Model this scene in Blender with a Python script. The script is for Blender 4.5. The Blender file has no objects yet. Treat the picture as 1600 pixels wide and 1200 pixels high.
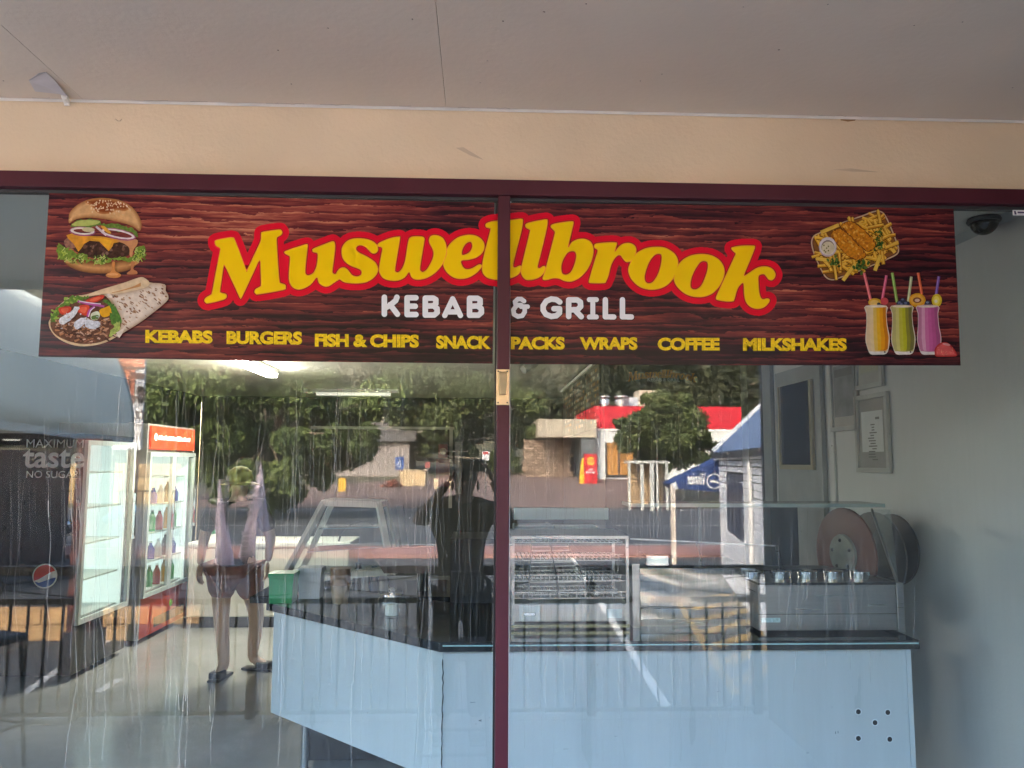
import bpy, bmesh, math, random
import numpy as np
from mathutils import Vector, Matrix
from mathutils.geometry import tessellate_polygon
random.seed(7); rng = np.random.default_rng(7)
S = bpy.context.scene
C = S.collection
R = math.radians

# ------------------------------------------------------------------ camera
CAMH, CAMD, FPX = 1.69, 2.5, 1200.0
YAW, PITCH, ROLL = 0.04006, 0.10126, 0.00382
_F = np.array([math.sin(YAW)*math.cos(PITCH), math.cos(YAW)*math.cos(PITCH), math.sin(PITCH)])
_r0 = np.array([math.cos(YAW), -math.sin(YAW), 0.0]); _u0 = np.cross(_r0, _F)
_Rt = _r0*math.cos(ROLL) + _u0*math.sin(ROLL); _Up = _u0*math.cos(ROLL) - _r0*math.sin(ROLL)
_cam = bpy.data.cameras.new('camera'); _cam.sensor_width = 36.0; _cam.sensor_fit = 'HORIZONTAL'
_cam.lens = FPX/1600*36.0; _cam.clip_start = 0.05; _cam.clip_end = 3000
cam = bpy.data.objects.new('camera', _cam); C.objects.link(cam)
cam.matrix_world = Matrix(((_Rt[0], _Up[0], -_F[0], 0), (_Rt[1], _Up[1], -_F[1], -CAMD), (_Rt[2], _Up[2], -_F[2], CAMH), (0, 0, 0, 1)))
S.camera = cam

# ------------------------------------------------------------------ light
SUN_DIR = Vector((-0.6, 1.0, 0.78)).normalized()
world = bpy.data.worlds.new('World'); S.world = world; world.use_nodes = True
wn = world.node_tree.nodes; wl = world.node_tree.links
sky = wn.new('ShaderNodeTexSky'); sky.sky_type = 'NISHITA'; sky.sun_disc = False
sky.sun_elevation = math.asin(SUN_DIR.z); sky.sun_rotation = math.atan2(SUN_DIR.x, SUN_DIR.y)
sky.air_density = 1.0; sky.dust_density = 4.0; sky.ozone_density = 0.3
wl.new(sky.outputs[0], wn['Background'].inputs[0]); wn['Background'].inputs[1].default_value = 0.15
_sl = bpy.data.lights.new('sun', 'SUN'); _sl.energy = 1.5; _sl.angle = R(10); _sl.color = (1.0, 0.93, 0.82)
sun = bpy.data.objects.new('sun', _sl); C.objects.link(sun); sun.location = SUN_DIR*60
sun.rotation_euler = SUN_DIR.to_track_quat('Z', 'Y').to_euler()
S.view_settings.view_transform = 'Standard'; S.view_settings.look = 'None'; S.view_settings.gamma = 1.0
S.view_settings.use_curve_mapping = False
S.view_settings.exposure = 4.7
S.render.engine = 'CYCLES'
cy = S.cycles; cy.use_denoising = True; cy.use_adaptive_sampling = False; cy.denoising_input_passes = 'RGB_ALBEDO_NORMAL'; cy.denoising_prefilter = 'ACCURATE'; cy.max_bounces = 9; cy.diffuse_bounces = 5; cy.glossy_bounces = 5
cy.transparent_max_bounces = 24; cy.transmission_bounces = 6; cy.sample_clamp_indirect = 8.0; cy.caustics_reflective = False; cy.caustics_refractive = False
try: cy.denoiser = 'OPENIMAGEDENOISE'
except Exception: pass

# ------------------------------------------------------------------ helpers: places
def raydir(px, py):
    return _F + _Rt*((px-800)/FPX) - _Up*((py-600)/FPX)
def W(px, py, Y=0.0):                       # the point seen at a pixel on the plane Y = const (in front or behind the glass)
    d = raydir(px, py); t = (Y+CAMD)/d[1]
    return Vector((d[0]*t, Y, CAMH+d[2]*t))
def V(px, py, D): return W(px, py, D-CAMD)
def Mr(px, py, D):                          # the real point, out in the street, whose mirror image in the glass shows at a pixel
    p = W(px, py, D-CAMD); return Vector((p.x, -p.y, p.z))
def G(px, py, z):                           # street point at height z
    d = raydir(px, py); t = (z-CAMH)/d[2]
    return Vector((d[0]*t, -(d[1]*t-CAMD), z))
def Gi(px, py, z):                          # point inside the shop at height z
    p = G(px, py, z); return Vector((p.x, -p.y, z))

# ------------------------------------------------------------------ helpers: materials
MATS = {}
def pm(name, col, rough=0.6, metal=0.0, spec=0.5, var=0.12, scale=6.0, bump=0.0, bscale=60.0, emit=None, es=1.0, stretch=(1, 1, 1), coat=0.0, col2=None, trans=0.0):
    if name in MATS: return MATS[name]
    m = bpy.data.materials.new(name); m.use_nodes = True; MATS[name] = m
    n = m.node_tree.nodes; l = m.node_tree.links; b = n['Principled BSDF']
    b.inputs['Roughness'].default_value = rough; b.inputs['Metallic'].default_value = metal
    b.inputs['Specular IOR Level'].default_value = spec; b.inputs['Coat Weight'].default_value = coat
    tc = n.new('ShaderNodeTexCoord'); mp = n.new('ShaderNodeMapping'); mp.inputs['Scale'].default_value = stretch
    l.new(tc.outputs['Object'], mp.inputs[0])
    if var > 0 or col2:
        nz = n.new('ShaderNodeTexNoise'); nz.inputs['Scale'].default_value = scale; nz.inputs['Detail'].default_value = 6
        l.new(mp.outputs[0], nz.inputs['Vector'])
        rp = n.new('ShaderNodeValToRGB'); rp.color_ramp.elements[0].position = 0.3; rp.color_ramp.elements[1].position = 0.7
        a = col2 if col2 else tuple(c*(1-var) for c in col)
        bb = col if col2 else tuple(min(1, c*(1+var)) for c in col)
        rp.color_ramp.elements[0].color = (*a, 1); rp.color_ramp.elements[1].color = (*bb, 1)
        l.new(nz.outputs['Fac'], rp.inputs[0]); l.new(rp.outputs[0], b.inputs['Base Color'])
        rr = n.new('ShaderNodeMapRange'); rr.inputs['To Min'].default_value = max(0.02, rough-0.08); rr.inputs['To Max'].default_value = min(1, rough+0.08)
        l.new(nz.outputs['Fac'], rr.inputs['Value']); l.new(rr.outputs[0], b.inputs['Roughness'])
    else:
        b.inputs['Base Color'].default_value = (*col, 1)
    if bump > 0:
        n2 = n.new('ShaderNodeTexNoise'); n2.inputs['Scale'].default_value = bscale; n2.inputs['Detail'].default_value = 4
        l.new(mp.outputs[0], n2.inputs['Vector'])
        bp = n.new('ShaderNodeBump'); bp.inputs['Strength'].default_value = bump; bp.inputs['Distance'].default_value = 0.02
        l.new(n2.outputs['Fac'], bp.inputs['Height']); l.new(bp.outputs[0], b.inputs['Normal'])
    if emit:
        b.inputs['Emission Color'].default_value = (*emit, 1); b.inputs['Emission Strength'].default_value = es
    return m

def glass(name, refl, tint=(0.9, 0.94, 0.93), dust=0.0, rough=0.0):
    m = bpy.data.materials.new(name); m.use_nodes = True; MATS[name] = m
    n = m.node_tree.nodes; l = m.node_tree.links; n.remove(n['Principled BSDF']); out = n['Material Output']
    tr = n.new('ShaderNodeBsdfTransparent'); tr.inputs[0].default_value = (*tint, 1)
    gl = n.new('ShaderNodeBsdfGlossy'); gl.inputs['Roughness'].default_value = rough
    ge = n.new('ShaderNodeNewGeometry'); dt = n.new('ShaderNodeVectorMath'); dt.operation = 'DOT_PRODUCT'
    l.new(ge.outputs['Normal'], dt.inputs[0]); l.new(ge.outputs['Incoming'], dt.inputs[1])
    def mt(op, a, b_=None):
        k = n.new('ShaderNodeMath'); k.operation = op; k.use_clamp = op == 'ADD'
        for i, x in enumerate((a, b_)):
            if x is None: continue
            if isinstance(x, (int, float)): k.inputs[i].default_value = x
            else: l.new(x, k.inputs[i])
        return k.outputs[0]
    sch = mt('POWER', mt('SUBTRACT', 1.0, mt('ABSOLUTE', dt.outputs['Value'])), 5.0)      # Schlick, the same from both sides
    fac = mt('ADD', mt('MULTIPLY', sch, 1-refl), refl)
    mx = n.new('ShaderNodeMixShader'); l.new(fac, mx.inputs[0]); l.new(tr.outputs[0], mx.inputs[1]); l.new(gl.outputs[0], mx.inputs[2])
    last = mx
    if dust > 0:
        df = n.new('ShaderNodeBsdfDiffuse'); df.inputs[0].default_value = (0.75, 0.74, 0.7, 1)
        tc = n.new('ShaderNodeTexCoord'); mp = n.new('ShaderNodeMapping'); mp.inputs['Scale'].default_value = (40, 1, 1.2)
        nz = n.new('ShaderNodeTexNoise'); nz.inputs['Scale'].default_value = 3; nz.inputs['Detail'].default_value = 6
        l.new(tc.outputs['Object'], mp.inputs[0]); l.new(mp.outputs[0], nz.inputs['Vector'])
        rr = n.new('ShaderNodeMapRange'); rr.inputs['From Min'].default_value = 0.35; rr.inputs['From Max'].default_value = 0.8
        rr.inputs['To Min'].default_value = 0.0; rr.inputs['To Max'].default_value = dust
        l.new(nz.outputs['Fac'], rr.inputs['Value'])
        m2 = n.new('ShaderNodeMixShader'); l.new(rr.outputs[0], m2.inputs[0]); l.new(mx.outputs[0], m2.inputs[1]); l.new(df.outputs[0], m2.inputs[2]); last = m2
    l.new(last.outputs[0], out.inputs['Surface'])
    return m

# ------------------------------------------------------------------ helpers: meshes
class MB:
    def __init__(s): s.v = []; s.f = []; s.m = []
    def add(s, v, f, m=0):
        o = len(s.v); s.v += [tuple(p) for p in v]; s.f += [tuple(o+i for i in q) for q in f]; s.m += [m]*len(f); return s
    def box(s, lo, hi, m=0):
        x0, y0, z0 = lo; x1, y1, z1 = hi
        return s.add([(x0, y0, z0), (x1, y0, z0), (x1, y1, z0), (x0, y1, z0), (x0, y0, z1), (x1, y0, z1), (x1, y1, z1), (x0, y1, z1)],
                     [(3, 2, 1, 0), (4, 5, 6, 7), (0, 1, 5, 4), (1, 2, 6, 5), (2, 3, 7, 6), (3, 0, 4, 7)], m)
    def obox(s, c, size, M=None, m=0):
        M = M or Matrix(); h = [q/2 for q in size]; c = Vector(c)
        pts = [c + M @ Vector((sx*h[0], sy*h[1], sz*h[2])) for sz in (-1, 1) for sx, sy in ((-1, -1), (1, -1), (1, 1), (-1, 1))]
        return s.add(pts, [(3, 2, 1, 0), (4, 5, 6, 7), (0, 1, 5, 4), (1, 2, 6, 5), (2, 3, 7, 6), (3, 0, 4, 7)], m)
    def bar(s, p, q, w, h=None, up=(0, 0, 1), m=0):
        h = h or w; p = Vector(p); q = Vector(q); d = (q-p).normalized(); up = Vector(up)
        if abs(d.dot(up)) > 0.98: up = Vector((0, 1, 0))
        a = d.cross(up).normalized()*(w/2); b = a.cross(d).normalized()*(h/2)
        return s.add([p-a-b, p+a-b, p+a+b, p-a+b, q-a-b, q+a-b, q+a+b, q-a+b], [(3, 2, 1, 0), (4, 5, 6, 7), (0, 1, 5, 4), (1, 2, 6, 5), (2, 3, 7, 6), (3, 0, 4, 7)], m)
    def tube(s, pts, r, n=6, closed=False, m=0, cap=True):
        pts = [Vector(p) for p in pts]; k = len(pts); rs = r if isinstance(r, (list, tuple)) else [r]*k; ring = []
        prev = None
        for i, p in enumerate(pts):
            a = pts[(i-1) % k] if (closed or i > 0) else p; b = pts[(i+1) % k] if (closed or i < k-1) else p
            d = (b-a).normalized(); ref = Vector((0, 0, 1)) if abs(d.z) < 0.95 else Vector((1, 0, 0))
            if prev is not None:
                ref = prev
            x = (ref - d*ref.dot(d)).normalized(); y = d.cross(x); prev = x
            ring += [p + (x*math.cos(2*math.pi*j/n) + y*math.sin(2*math.pi*j/n))*rs[i] for j in range(n)]
        fs = []
        for i in range(k if closed else k-1):
            a = i*n; b = ((i+1) % k)*n
            fs += [(a+j, a+(j+1) % n, b+(j+1) % n, b+j) for j in range(n)]
        if not closed and cap: fs += [tuple(range(n-1, -1, -1)), tuple((k-1)*n+j for j in range(n))]
        return s.add(ring, fs, m)
    def lathe(s, prof, c=(0, 0, 0), n=16, M=None, m=0):
        M = M or Matrix(); c = Vector(c); v = []; k = len(prof)
        for r, z in prof:
            v += [c + M @ Vector((r*math.cos(2*math.pi*j/n), r*math.sin(2*math.pi*j/n), z)) for j in range(n)]
        f = [(i*n+j, i*n+(j+1) % n, (i+1)*n+(j+1) % n, (i+1)*n+j) for i in range(k-1) for j in range(n)]
        f += [tuple(range(n-1, -1, -1)), tuple((k-1)*n+j for j in range(n))]
        return s.add(v, f, m)
    def poly(s, loops, m=0):                 # planar polygon, first loop the outline, the rest holes
        loops = [[Vector(p) for p in q] for q in loops]
        if not isinstance(loops[0], list): loops = [loops]
        flat = [p for q in loops for p in q]
        return s.add(flat, tessellate_polygon(loops), m)
    def prism(s, pts, ext, m=0):
        pts = [Vector(p) for p in pts]; ext = Vector(ext); n = len(pts)
        t = tessellate_polygon([pts]); o = len(s.v)
        s.add(pts + [p+ext for p in pts], [tuple(q) for q in t] + [tuple(n+i for i in reversed(q)) for q in t] + [(i, (i+1) % n, n+(i+1) % n, n+i) for i in range(n)], m)
        return s
    def ball(s, c, r, n=10, k=7, M=None, m=0):
        r = r if isinstance(r, (tuple, list)) else (r, r, r); M = M or Matrix(); c = Vector(c); v = []; f = []
        for i in range(k+1):
            t = math.pi*i/k
            for j in range(n):
                p = 2*math.pi*j/n; v.append(c + M @ Vector((r[0]*math.sin(t)*math.cos(p), r[1]*math.sin(t)*math.sin(p), r[2]*math.cos(t))))
        f = [(i*n+j, (i+1)*n+j, (i+1)*n+(j+1) % n, i*n+(j+1) % n) for i in range(k) for j in range(n)]
        return s.add(v, f, m)
    def build(s, name, mats, parent=None, smooth=False, bevel=0.0, fixn=True):
        vs = [Vector(p) for p in s.v]
        if parent is not None: org = ORG[parent]
        else:
            lo = [min(p[i] for p in vs) for i in range(3)]; hi = [max(p[i] for p in vs) for i in range(3)]
            org = Vector(((lo[0]+hi[0])/2, (lo[1]+hi[1])/2, lo[2]))
        me = bpy.data.meshes.new(name); me.from_pydata([p-org for p in vs], [], s.f)
        mats = mats if isinstance(mats, (list, tuple)) else [mats]
        for m in mats: me.materials.append(m)
        if len(mats) > 1: me.polygons.foreach_set('material_index', s.m)
        if fixn and len(s.f) < 20000:
            b = bmesh.new(); b.from_mesh(me); bmesh.ops.recalc_face_normals(b, faces=b.faces); b.to_mesh(me); b.free()
        if smooth:
            me.polygons.foreach_set('use_smooth', [True]*len(me.polygons))
            try: me.set_sharp_from_angle(angle=R(42))
            except Exception: pass
        me.update()
        o = bpy.data.objects.new(name, me); C.objects.link(o)
        if parent is not None: o.parent = parent
        else: o.location = org
        ORG[o] = org
        if bevel > 0:
            bv = o.modifiers.new('bevel', 'BEVEL'); bv.width = bevel; bv.segments = 2; bv.limit_method = 'ANGLE'
        return o
ORG = {}
def tag(o, label=None, cat=None, group=None, kind=None):
    if label: o['label'] = label
    if cat: o['category'] = cat
    if group: o['group'] = group
    if kind: o['kind'] = kind
    return o
def thing(name, label, cat, loc, group=None):
    o = bpy.data.objects.new(name, None); C.objects.link(o); o.location = loc; o.empty_display_size = 0.2
    ORG[o] = Vector(loc); return tag(o, label, cat, group)
def part(mb, name, mat, parent, label=None, kind=None, **k):
    o = mb.build(name, mat, parent, **k); return tag(o, label, None, None, kind)
def struct(mb, name, mat, **k): return tag(mb.build(name, mat, **k), kind='structure')
def copy_tree(o, parent=None):
    c = o.copy(); C.objects.link(c); c.parent = parent
    for ch in o.children: copy_tree(ch, c)
    return c
def cr(pts, n=4, closed=True):               # Catmull-Rom through the points
    P = np.array(pts, float); k = len(P); out = []
    for i in range(k if closed else k-1):
        p0, p1, p2, p3 = (P[(i-1) % k], P[i], P[(i+1) % k], P[(i+2) % k]) if closed else (P[max(i-1, 0)], P[i], P[i+1], P[min(i+2, k-1)])
        for j in range(n):
            t = j/n; out.append(0.5*((2*p1)+(-p0+p2)*t+(2*p0-5*p1+4*p2-p3)*t*t+(-p0+3*p1-3*p2+p3)*t**3))
    if not closed: out.append(P[-1])
    return np.array(out)
def offset(P, d):                            # move a closed outline outward by d
    P = np.asarray(P, float); a = np.roll(P, 1, 0); b = np.roll(P, -1, 0); t = b-a
    t /= np.maximum(np.linalg.norm(t, axis=1, keepdims=True), 1e-9); nrm = np.stack([t[:, 1], -t[:, 0]], 1)
    area = np.sum(P[:, 0]*np.roll(P[:, 1], -1) - np.roll(P[:, 0], -1)*P[:, 1])
    return P + nrm*d*(1 if area > 0 else -1)
def font_tris(txt, bold=0.0, shear=0.0, space=1.0):
    cu = bpy.data.curves.new('t', 'FONT'); cu.body = txt; cu.size = 1; cu.offset = bold; cu.shear = shear; cu.space_character = space; cu.fill_mode = 'FRONT'; cu.resolution_u = 4
    o = bpy.data.objects.new('t', cu); C.objects.link(o); bpy.context.view_layer.update()
    dg = bpy.context.evaluated_depsgraph_get(); me = o.evaluated_get(dg).to_mesh(); me.calc_loop_triangles()
    v = np.array([p.co[:2] for p in me.vertices]); f = [tuple(t.vertices) for t in me.loop_triangles]
    o.evaluated_get(dg).to_mesh_clear(); C.objects.unlink(o); bpy.data.objects.remove(o); bpy.data.curves.remove(cu)
    lo = v.min(0); hi = v.max(0); return (v-lo)/(hi-lo), f, (hi-lo)
def text3d(mb, txt, o, ru, uu, bold=0.0, m=0, **k):   # text filling the box o, o+ru, o+uu
    v, f, _ = font_tris(txt, bold, **k); o = Vector(o); ru = Vector(ru); uu = Vector(uu)
    return mb.add([o+ru*float(a)+uu*float(b) for a, b in v], f, m)
def seg_dist(X, Y, P, closed):
    P = np.asarray(P, float); Q = np.roll(P, -1, 0) if closed else P[1:]; A = P if closed else P[:-1]
    best = np.full(X.shape, 1e9)
    for (ax, ay), (bx, by) in zip(A, Q):
        dx, dy = bx-ax, by-ay; L = dx*dx+dy*dy
        t = np.clip(((X-ax)*dx+(Y-ay)*dy)/max(L, 1e-9), 0, 1)
        best = np.minimum(best, (X-ax-t*dx)**2+(Y-ay-t*dy)**2)
    return np.sqrt(best)
def inside(X, Y, P):
    P = np.asarray(P, float); Q = np.roll(P, -1, 0); r = np.zeros(X.shape, bool)
    for (ax, ay), (bx, by) in zip(P, Q):
        if ay == by: continue
        c = ((ay > Y) != (by > Y)) & (X < (bx-ax)*(Y-ay)/(by-ay)+ax); r ^= c
    return r
def runs(mb, mask, x0, y0, st, to3, m=0):    # fill a mask with one strip per run of each row
    for j in range(mask.shape[0]):
        row = np.concatenate([[0], mask[j].astype(int), [0]]); d = np.diff(row)
        for a, b in zip(np.where(d == 1)[0], np.where(d == -1)[0]):
            xa, xb, ya, yb = x0+a*st, x0+b*st, y0+j*st, y0+(j+1)*st
            mb.add([to3(xa, ya), to3(xb, ya), to3(xb, yb), to3(xa, yb)], [(3, 2, 1, 0)], m)
    return mb
def leaf_cloud(name, centers, radii, n, size, mat, parent=None, kind=None, flat=0.75, seed=1, shell=0.55):
    g = np.random.default_rng(seed); k = len(centers); ce = np.array([list(c) for c in centers], float); ra = np.array(radii, float)
    if ra.ndim == 1: ra = np.stack([ra, ra, ra*flat], 1)
    w = (ra.prod(1))**(2/3); idx = g.choice(k, n, p=w/w.sum())
    d = g.normal(size=(n, 3)); d /= np.linalg.norm(d, axis=1, keepdims=True)
    rr = (shell + (1-shell)*g.random(n)**0.7)*(0.85+0.3*g.random(n))
    p = ce[idx] + d*ra[idx]*rr[:, None]
    a = g.normal(size=(n, 3)); a /= np.linalg.norm(a, axis=1, keepdims=True)
    b = np.cross(a, d + 0.6*g.normal(size=(n, 3))); b /= np.maximum(np.linalg.norm(b, axis=1, keepdims=True), 1e-6)
    s = size*(0.55+0.9*g.random(n))[:, None]
    v = np.stack([p-a*s*0.9, p+b*s*0.45, p+a*s*0.9, p-b*s*0.45], 1).reshape(-1, 3)
    org = ORG[parent] if parent is not None else Vector((ce[:, 0].mean(), ce[:, 1].mean(), v[:, 2].min()))
    me = bpy.data.meshes.new(name); me.vertices.add(4*n); me.vertices.foreach_set('co', (v-np.array(org)).ravel().astype(np.float32))
    me.loops.add(4*n); me.loops.foreach_set('vertex_index', np.arange(4*n, dtype=np.int32))
    me.polygons.add(n); me.polygons.foreach_set('loop_start', np.arange(0, 4*n, 4, dtype=np.int32))
    me.update(calc_edges=True); me.validate(); me.materials.append(mat)
    o = bpy.data.objects.new(name, me); C.objects.link(o); ORG[o] = Vector(org)
    if parent is not None: o.parent = parent
    else: o.location = org
    if kind: o['kind'] = kind
    return o
def leaf_mat(name, c1, c2, scale=0.6):
    m = bpy.data.materials.new(name); m.use_nodes = True; n = m.node_tree.nodes; l = m.node_tree.links; b = n['Principled BSDF']; out = n['Material Output']
    tc = n.new('ShaderNodeTexCoord'); nz = n.new('ShaderNodeTexNoise'); nz.inputs['Scale'].default_value = scale; nz.inputs['Detail'].default_value = 8; nz.inputs['Roughness'].default_value = 0.7
    l.new(tc.outputs['Object'], nz.inputs['Vector']); rp = n.new('ShaderNodeValToRGB'); rp.color_ramp.elements[0].position = 0.35; rp.color_ramp.elements[1].position = 0.68
    rp.color_ramp.elements[0].color = (*c1, 1); rp.color_ramp.elements[1].color = (*c2, 1); l.new(nz.outputs['Fac'], rp.inputs[0]); l.new(rp.outputs[0], b.inputs['Base Color'])
    b.inputs['Roughness'].default_value = 0.55; b.inputs['Specular IOR Level'].default_value = 0.25
    tr = n.new('ShaderNodeBsdfTranslucent'); l.new(rp.outputs[0], tr.inputs[0]); mx = n.new('ShaderNodeMixShader'); mx.inputs[0].default_value = 0.3
    l.new(b.outputs[0], mx.inputs[1]); l.new(tr.outputs[0], mx.inputs[2]); l.new(mx.outputs[0], out.inputs[0]); return m
def skin(name, verts, edges, mat, parent, sub=2, root=0):   # verts: (x,y,z,rx,ry)
    org = ORG[parent]; me = bpy.data.meshes.new(name)
    me.from_pydata([Vector(v[:3])-org for v in verts], edges, []); me.materials.append(mat)
    o = bpy.data.objects.new(name, me); C.objects.link(o); o.parent = parent; ORG[o] = org
    md = o.modifiers.new('skin', 'SKIN'); md.use_smooth_shade = True
    for i, sv in enumerate(me.skin_vertices[0].data):
        sv.radius = (verts[i][3], verts[i][4]); sv.use_root = (i == root)
    ss = o.modifiers.new('sub', 'SUBSURF'); ss.levels = sub; ss.render_levels = sub
    return o
# ================================================================== MATERIALS
def wood_print():
    m = bpy.data.materials.new('printed timber'); m.use_nodes = True; n = m.node_tree.nodes; l = m.node_tree.links; b = n['Principled BSDF']
    tc = n.new('ShaderNodeTexCoord')
    def noise(sc, vec_scale, det=6, dist=0.0, rough=0.6):
        mp = n.new('ShaderNodeMapping'); mp.inputs['Scale'].default_value = vec_scale; l.new(tc.outputs['Object'], mp.inputs[0])
        z = n.new('ShaderNodeTexNoise'); z.inputs['Scale'].default_value = sc; z.inputs['Detail'].default_value = det; z.inputs['Distortion'].default_value = dist; z.inputs['Roughness'].default_value = rough
        l.new(mp.outputs[0], z.inputs['Vector']); return z.outputs['Fac']
    grain = noise(1.0, (1.6, 1, 26), 9, 1.2, 0.68); fine = noise(1.0, (4, 1, 110), 6, 0.6, 0.65); patch = noise(1.0, (0.9, 1, 3.2), 3, 0.6)
    def math2(op, a, bb):
        q = n.new('ShaderNodeMath'); q.operation = op
        for i, x in enumerate((a, bb)):
            if isinstance(x, (int, float)): q.inputs[i].default_value = x
            else: l.new(x, q.inputs[i])
        return q.outputs[0]
    s = math2('ADD', math2('MULTIPLY', grain, 0.62), math2('ADD', math2('MULTIPLY', fine, 0.34), math2('MULTIPLY', patch, 0.50)))
    wv = n.new('ShaderNodeTexWave'); wv.wave_type = 'BANDS'; wv.bands_direction = 'Z'; wv.wave_profile = 'SAW'; wv.inputs['Scale'].default_value = 6.0; wv.inputs['Distortion'].default_value = 9.0; wv.inputs['Detail'].default_value = 5.0; wv.inputs['Detail Scale'].default_value = 1.6; wv.inputs['Detail Roughness'].default_value = 0.65
    mw = n.new('ShaderNodeMapping'); mw.inputs['Scale'].default_value = (0.32, 1, 1.9); l.new(tc.outputs['Object'], mw.inputs[0]); l.new(mw.outputs[0], wv.inputs['Vector'])
    s = math2('ADD', math2('MULTIPLY', s, 0.885), math2('MULTIPLY', wv.outputs['Fac'], 0.15))
    sx = n.new('ShaderNodeSeparateXYZ'); l.new(tc.outputs['Object'], sx.inputs[0])
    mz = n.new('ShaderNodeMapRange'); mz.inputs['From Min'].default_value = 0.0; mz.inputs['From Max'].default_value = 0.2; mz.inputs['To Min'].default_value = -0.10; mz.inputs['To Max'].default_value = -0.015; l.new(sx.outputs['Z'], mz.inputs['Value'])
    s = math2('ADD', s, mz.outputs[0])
    rp = n.new('ShaderNodeValToRGB'); e = rp.color_ramp.elements; e[0].position = 0.53; e[0].color = (0.012, 0.006, 0.008, 1); e[1].position = 0.90; e[1].color = (0.55, 0.20, 0.11, 1)
    for p, c in ((0.61, (0.028, 0.008, 0.013, 1)), (0.67, (0.075, 0.014, 0.018, 1)), (0.74, (0.15, 0.025, 0.025, 1)), (0.82, (0.30, 0.065, 0.045, 1))):
        q = e.new(p); q.color = c
    l.new(s, rp.inputs[0]); l.new(rp.outputs[0], b.inputs['Base Color']); b.inputs['Roughness'].default_value = 0.26; b.inputs['Specular IOR Level'].default_value = 0.22
    z = noise(9, (1, 1, 1), 2); bp = n.new('ShaderNodeBump'); bp.inputs['Strength'].default_value = 0.12; bp.inputs['Distance'].default_value = 0.01
    l.new(z, bp.inputs['Height']); l.new(bp.outputs[0], b.inputs['Normal']); return m
WOOD = wood_print()
GLASS = glass('window glass', 0.042, (0.93, 0.96, 0.955), dust=0.014)
GLASS_IN = glass('cabinet glass', 0.05, (0.9, 0.95, 0.95))
GLASS_DOOR = glass('door glass', 0.04, (0.95, 0.98, 0.97))
MAROON = pm('maroon enamel', (0.07, 0.012, 0.021), 0.42, spec=0.3, var=0.14, scale=5, bump=0.03, bscale=90)
CREAM = pm('cream render', (0.73, 0.585, 0.395), 0.75, var=0.07, scale=2.2, bump=0.12, bscale=70)
SOFFIT = pm('soffit paint', (0.70, 0.60, 0.485), 0.8, var=0.05, scale=1.6, bump=0.06, bscale=50)
WHITE = pm('white paint', (0.76, 0.75, 0.72), 0.5, var=0.04)
BLACK = pm('black metal', (0.012, 0.012, 0.014), 0.4, var=0.2)
DARK = pm('dark grey', (0.03, 0.03, 0.033), 0.5)
STEEL = pm('stainless steel', (0.34, 0.355, 0.36), 0.3, metal=1.0, var=0.06, scale=3, stretch=(1, 1, 30))
STEELM = pm('polished steel', (0.6, 0.6, 0.6), 0.1, metal=1.0, var=0.03, bump=0.25, bscale=3.5)
CHROME = pm('chrome', (0.75, 0.75, 0.76), 0.08, metal=1.0, var=0)
BRASS = pm('pale brass', (0.66, 0.50, 0.30), 0.35, metal=0.6, var=0.1, scale=30)
def ink(name, c, var=0.1, scale=60): return pm('ink ' + name, c, 0.35, spec=0.12, var=var, scale=scale)

# ================================================================== SHOPFRONT
XL, XR = -4.0, 2.05; ZH = 2.623; HW = 2.88
mull0, mull1 = W(776, 640).x, W(795.5, 640).x
# header wall and soffit over the footpath
hw = MB(); hw.box((-6, 0.0, ZH), (2.3, 0.16, HW+1.6)); hdr = tag(hw.build('header_wall', CREAM), 'cream rendered wall band between the window head and the soffit', 'wall')
mk = MB()
for (a, b_, dz) in ((705, 752, 3.0),):
    pass
q = MB(); q.tube([W(180, 186, -0.002), W(184, 189, -0.002), W(188, 189, -0.002), W(190, 186, -0.002)], 0.0012, 4)
q.poly([[W(712, 231, -0.003), W(724, 230, -0.003), W(752, 247, -0.003), W(756, 250, -0.003), W(735, 243, -0.003)]])
q.poly([[W(1300, 265, -0.003), W(1330, 263, -0.003), W(1375, 269, -0.003), W(1330, 268, -0.003)]])
part(q, 'scuff_mark', pm('scuff', (0.56, 0.44, 0.31), 0.8), hdr)
q = MB(); q.poly([[W(1312, 184.5, -0.003), W(1338, 185, -0.003), W(1336, 188.5, -0.003), W(1325, 190, -0.003), W(1314, 188, -0.003)]])
part(q, 'rust_stain', pm('rust', (0.30, 0.16, 0.06), 0.85), hdr)
sof = thing('awning_soffit', 'flat grey painted sheet ceiling of the awning over the shopfront', 'ceiling', (0, -1.3, HW))
j0 = W(697, 171).x
xs = [j0-4.8, j0-3.6, j0-2.4, j0-1.2, j0, 2.3]
for a, b_ in zip(xs[:-1], xs[1:]):
    q = MB(); q.box((a+0.0006, -2.62, HW+0.0), (b_-0.0006, -0.004, HW+0.012)); part(q, 'ceiling_sheet', SOFFIT, sof)
q = MB(); q.box((xs[0], -2.62, HW+0.013), (xs[-1], 0, HW+0.03)); part(q, 'backing_board', pm('backing', (0.28, 0.25, 0.22), 0.9), sof)
q = MB(); q.box((-6, -2.66, HW-0.06), (2.3, -2.622, HW+0.26)); part(q, 'fascia', pm('fascia green grey', (0.3, 0.33, 0.33), 0.5), sof)
q = MB(); q.box((-6, -2.66, HW+0.27), (2.3, 0, HW+0.30)); part(q, 'roof_sheet', pm('galvanised', (0.4, 0.41, 0.42), 0.5, metal=0.5), sof)
g = random.Random(31); q = MB()
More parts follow.
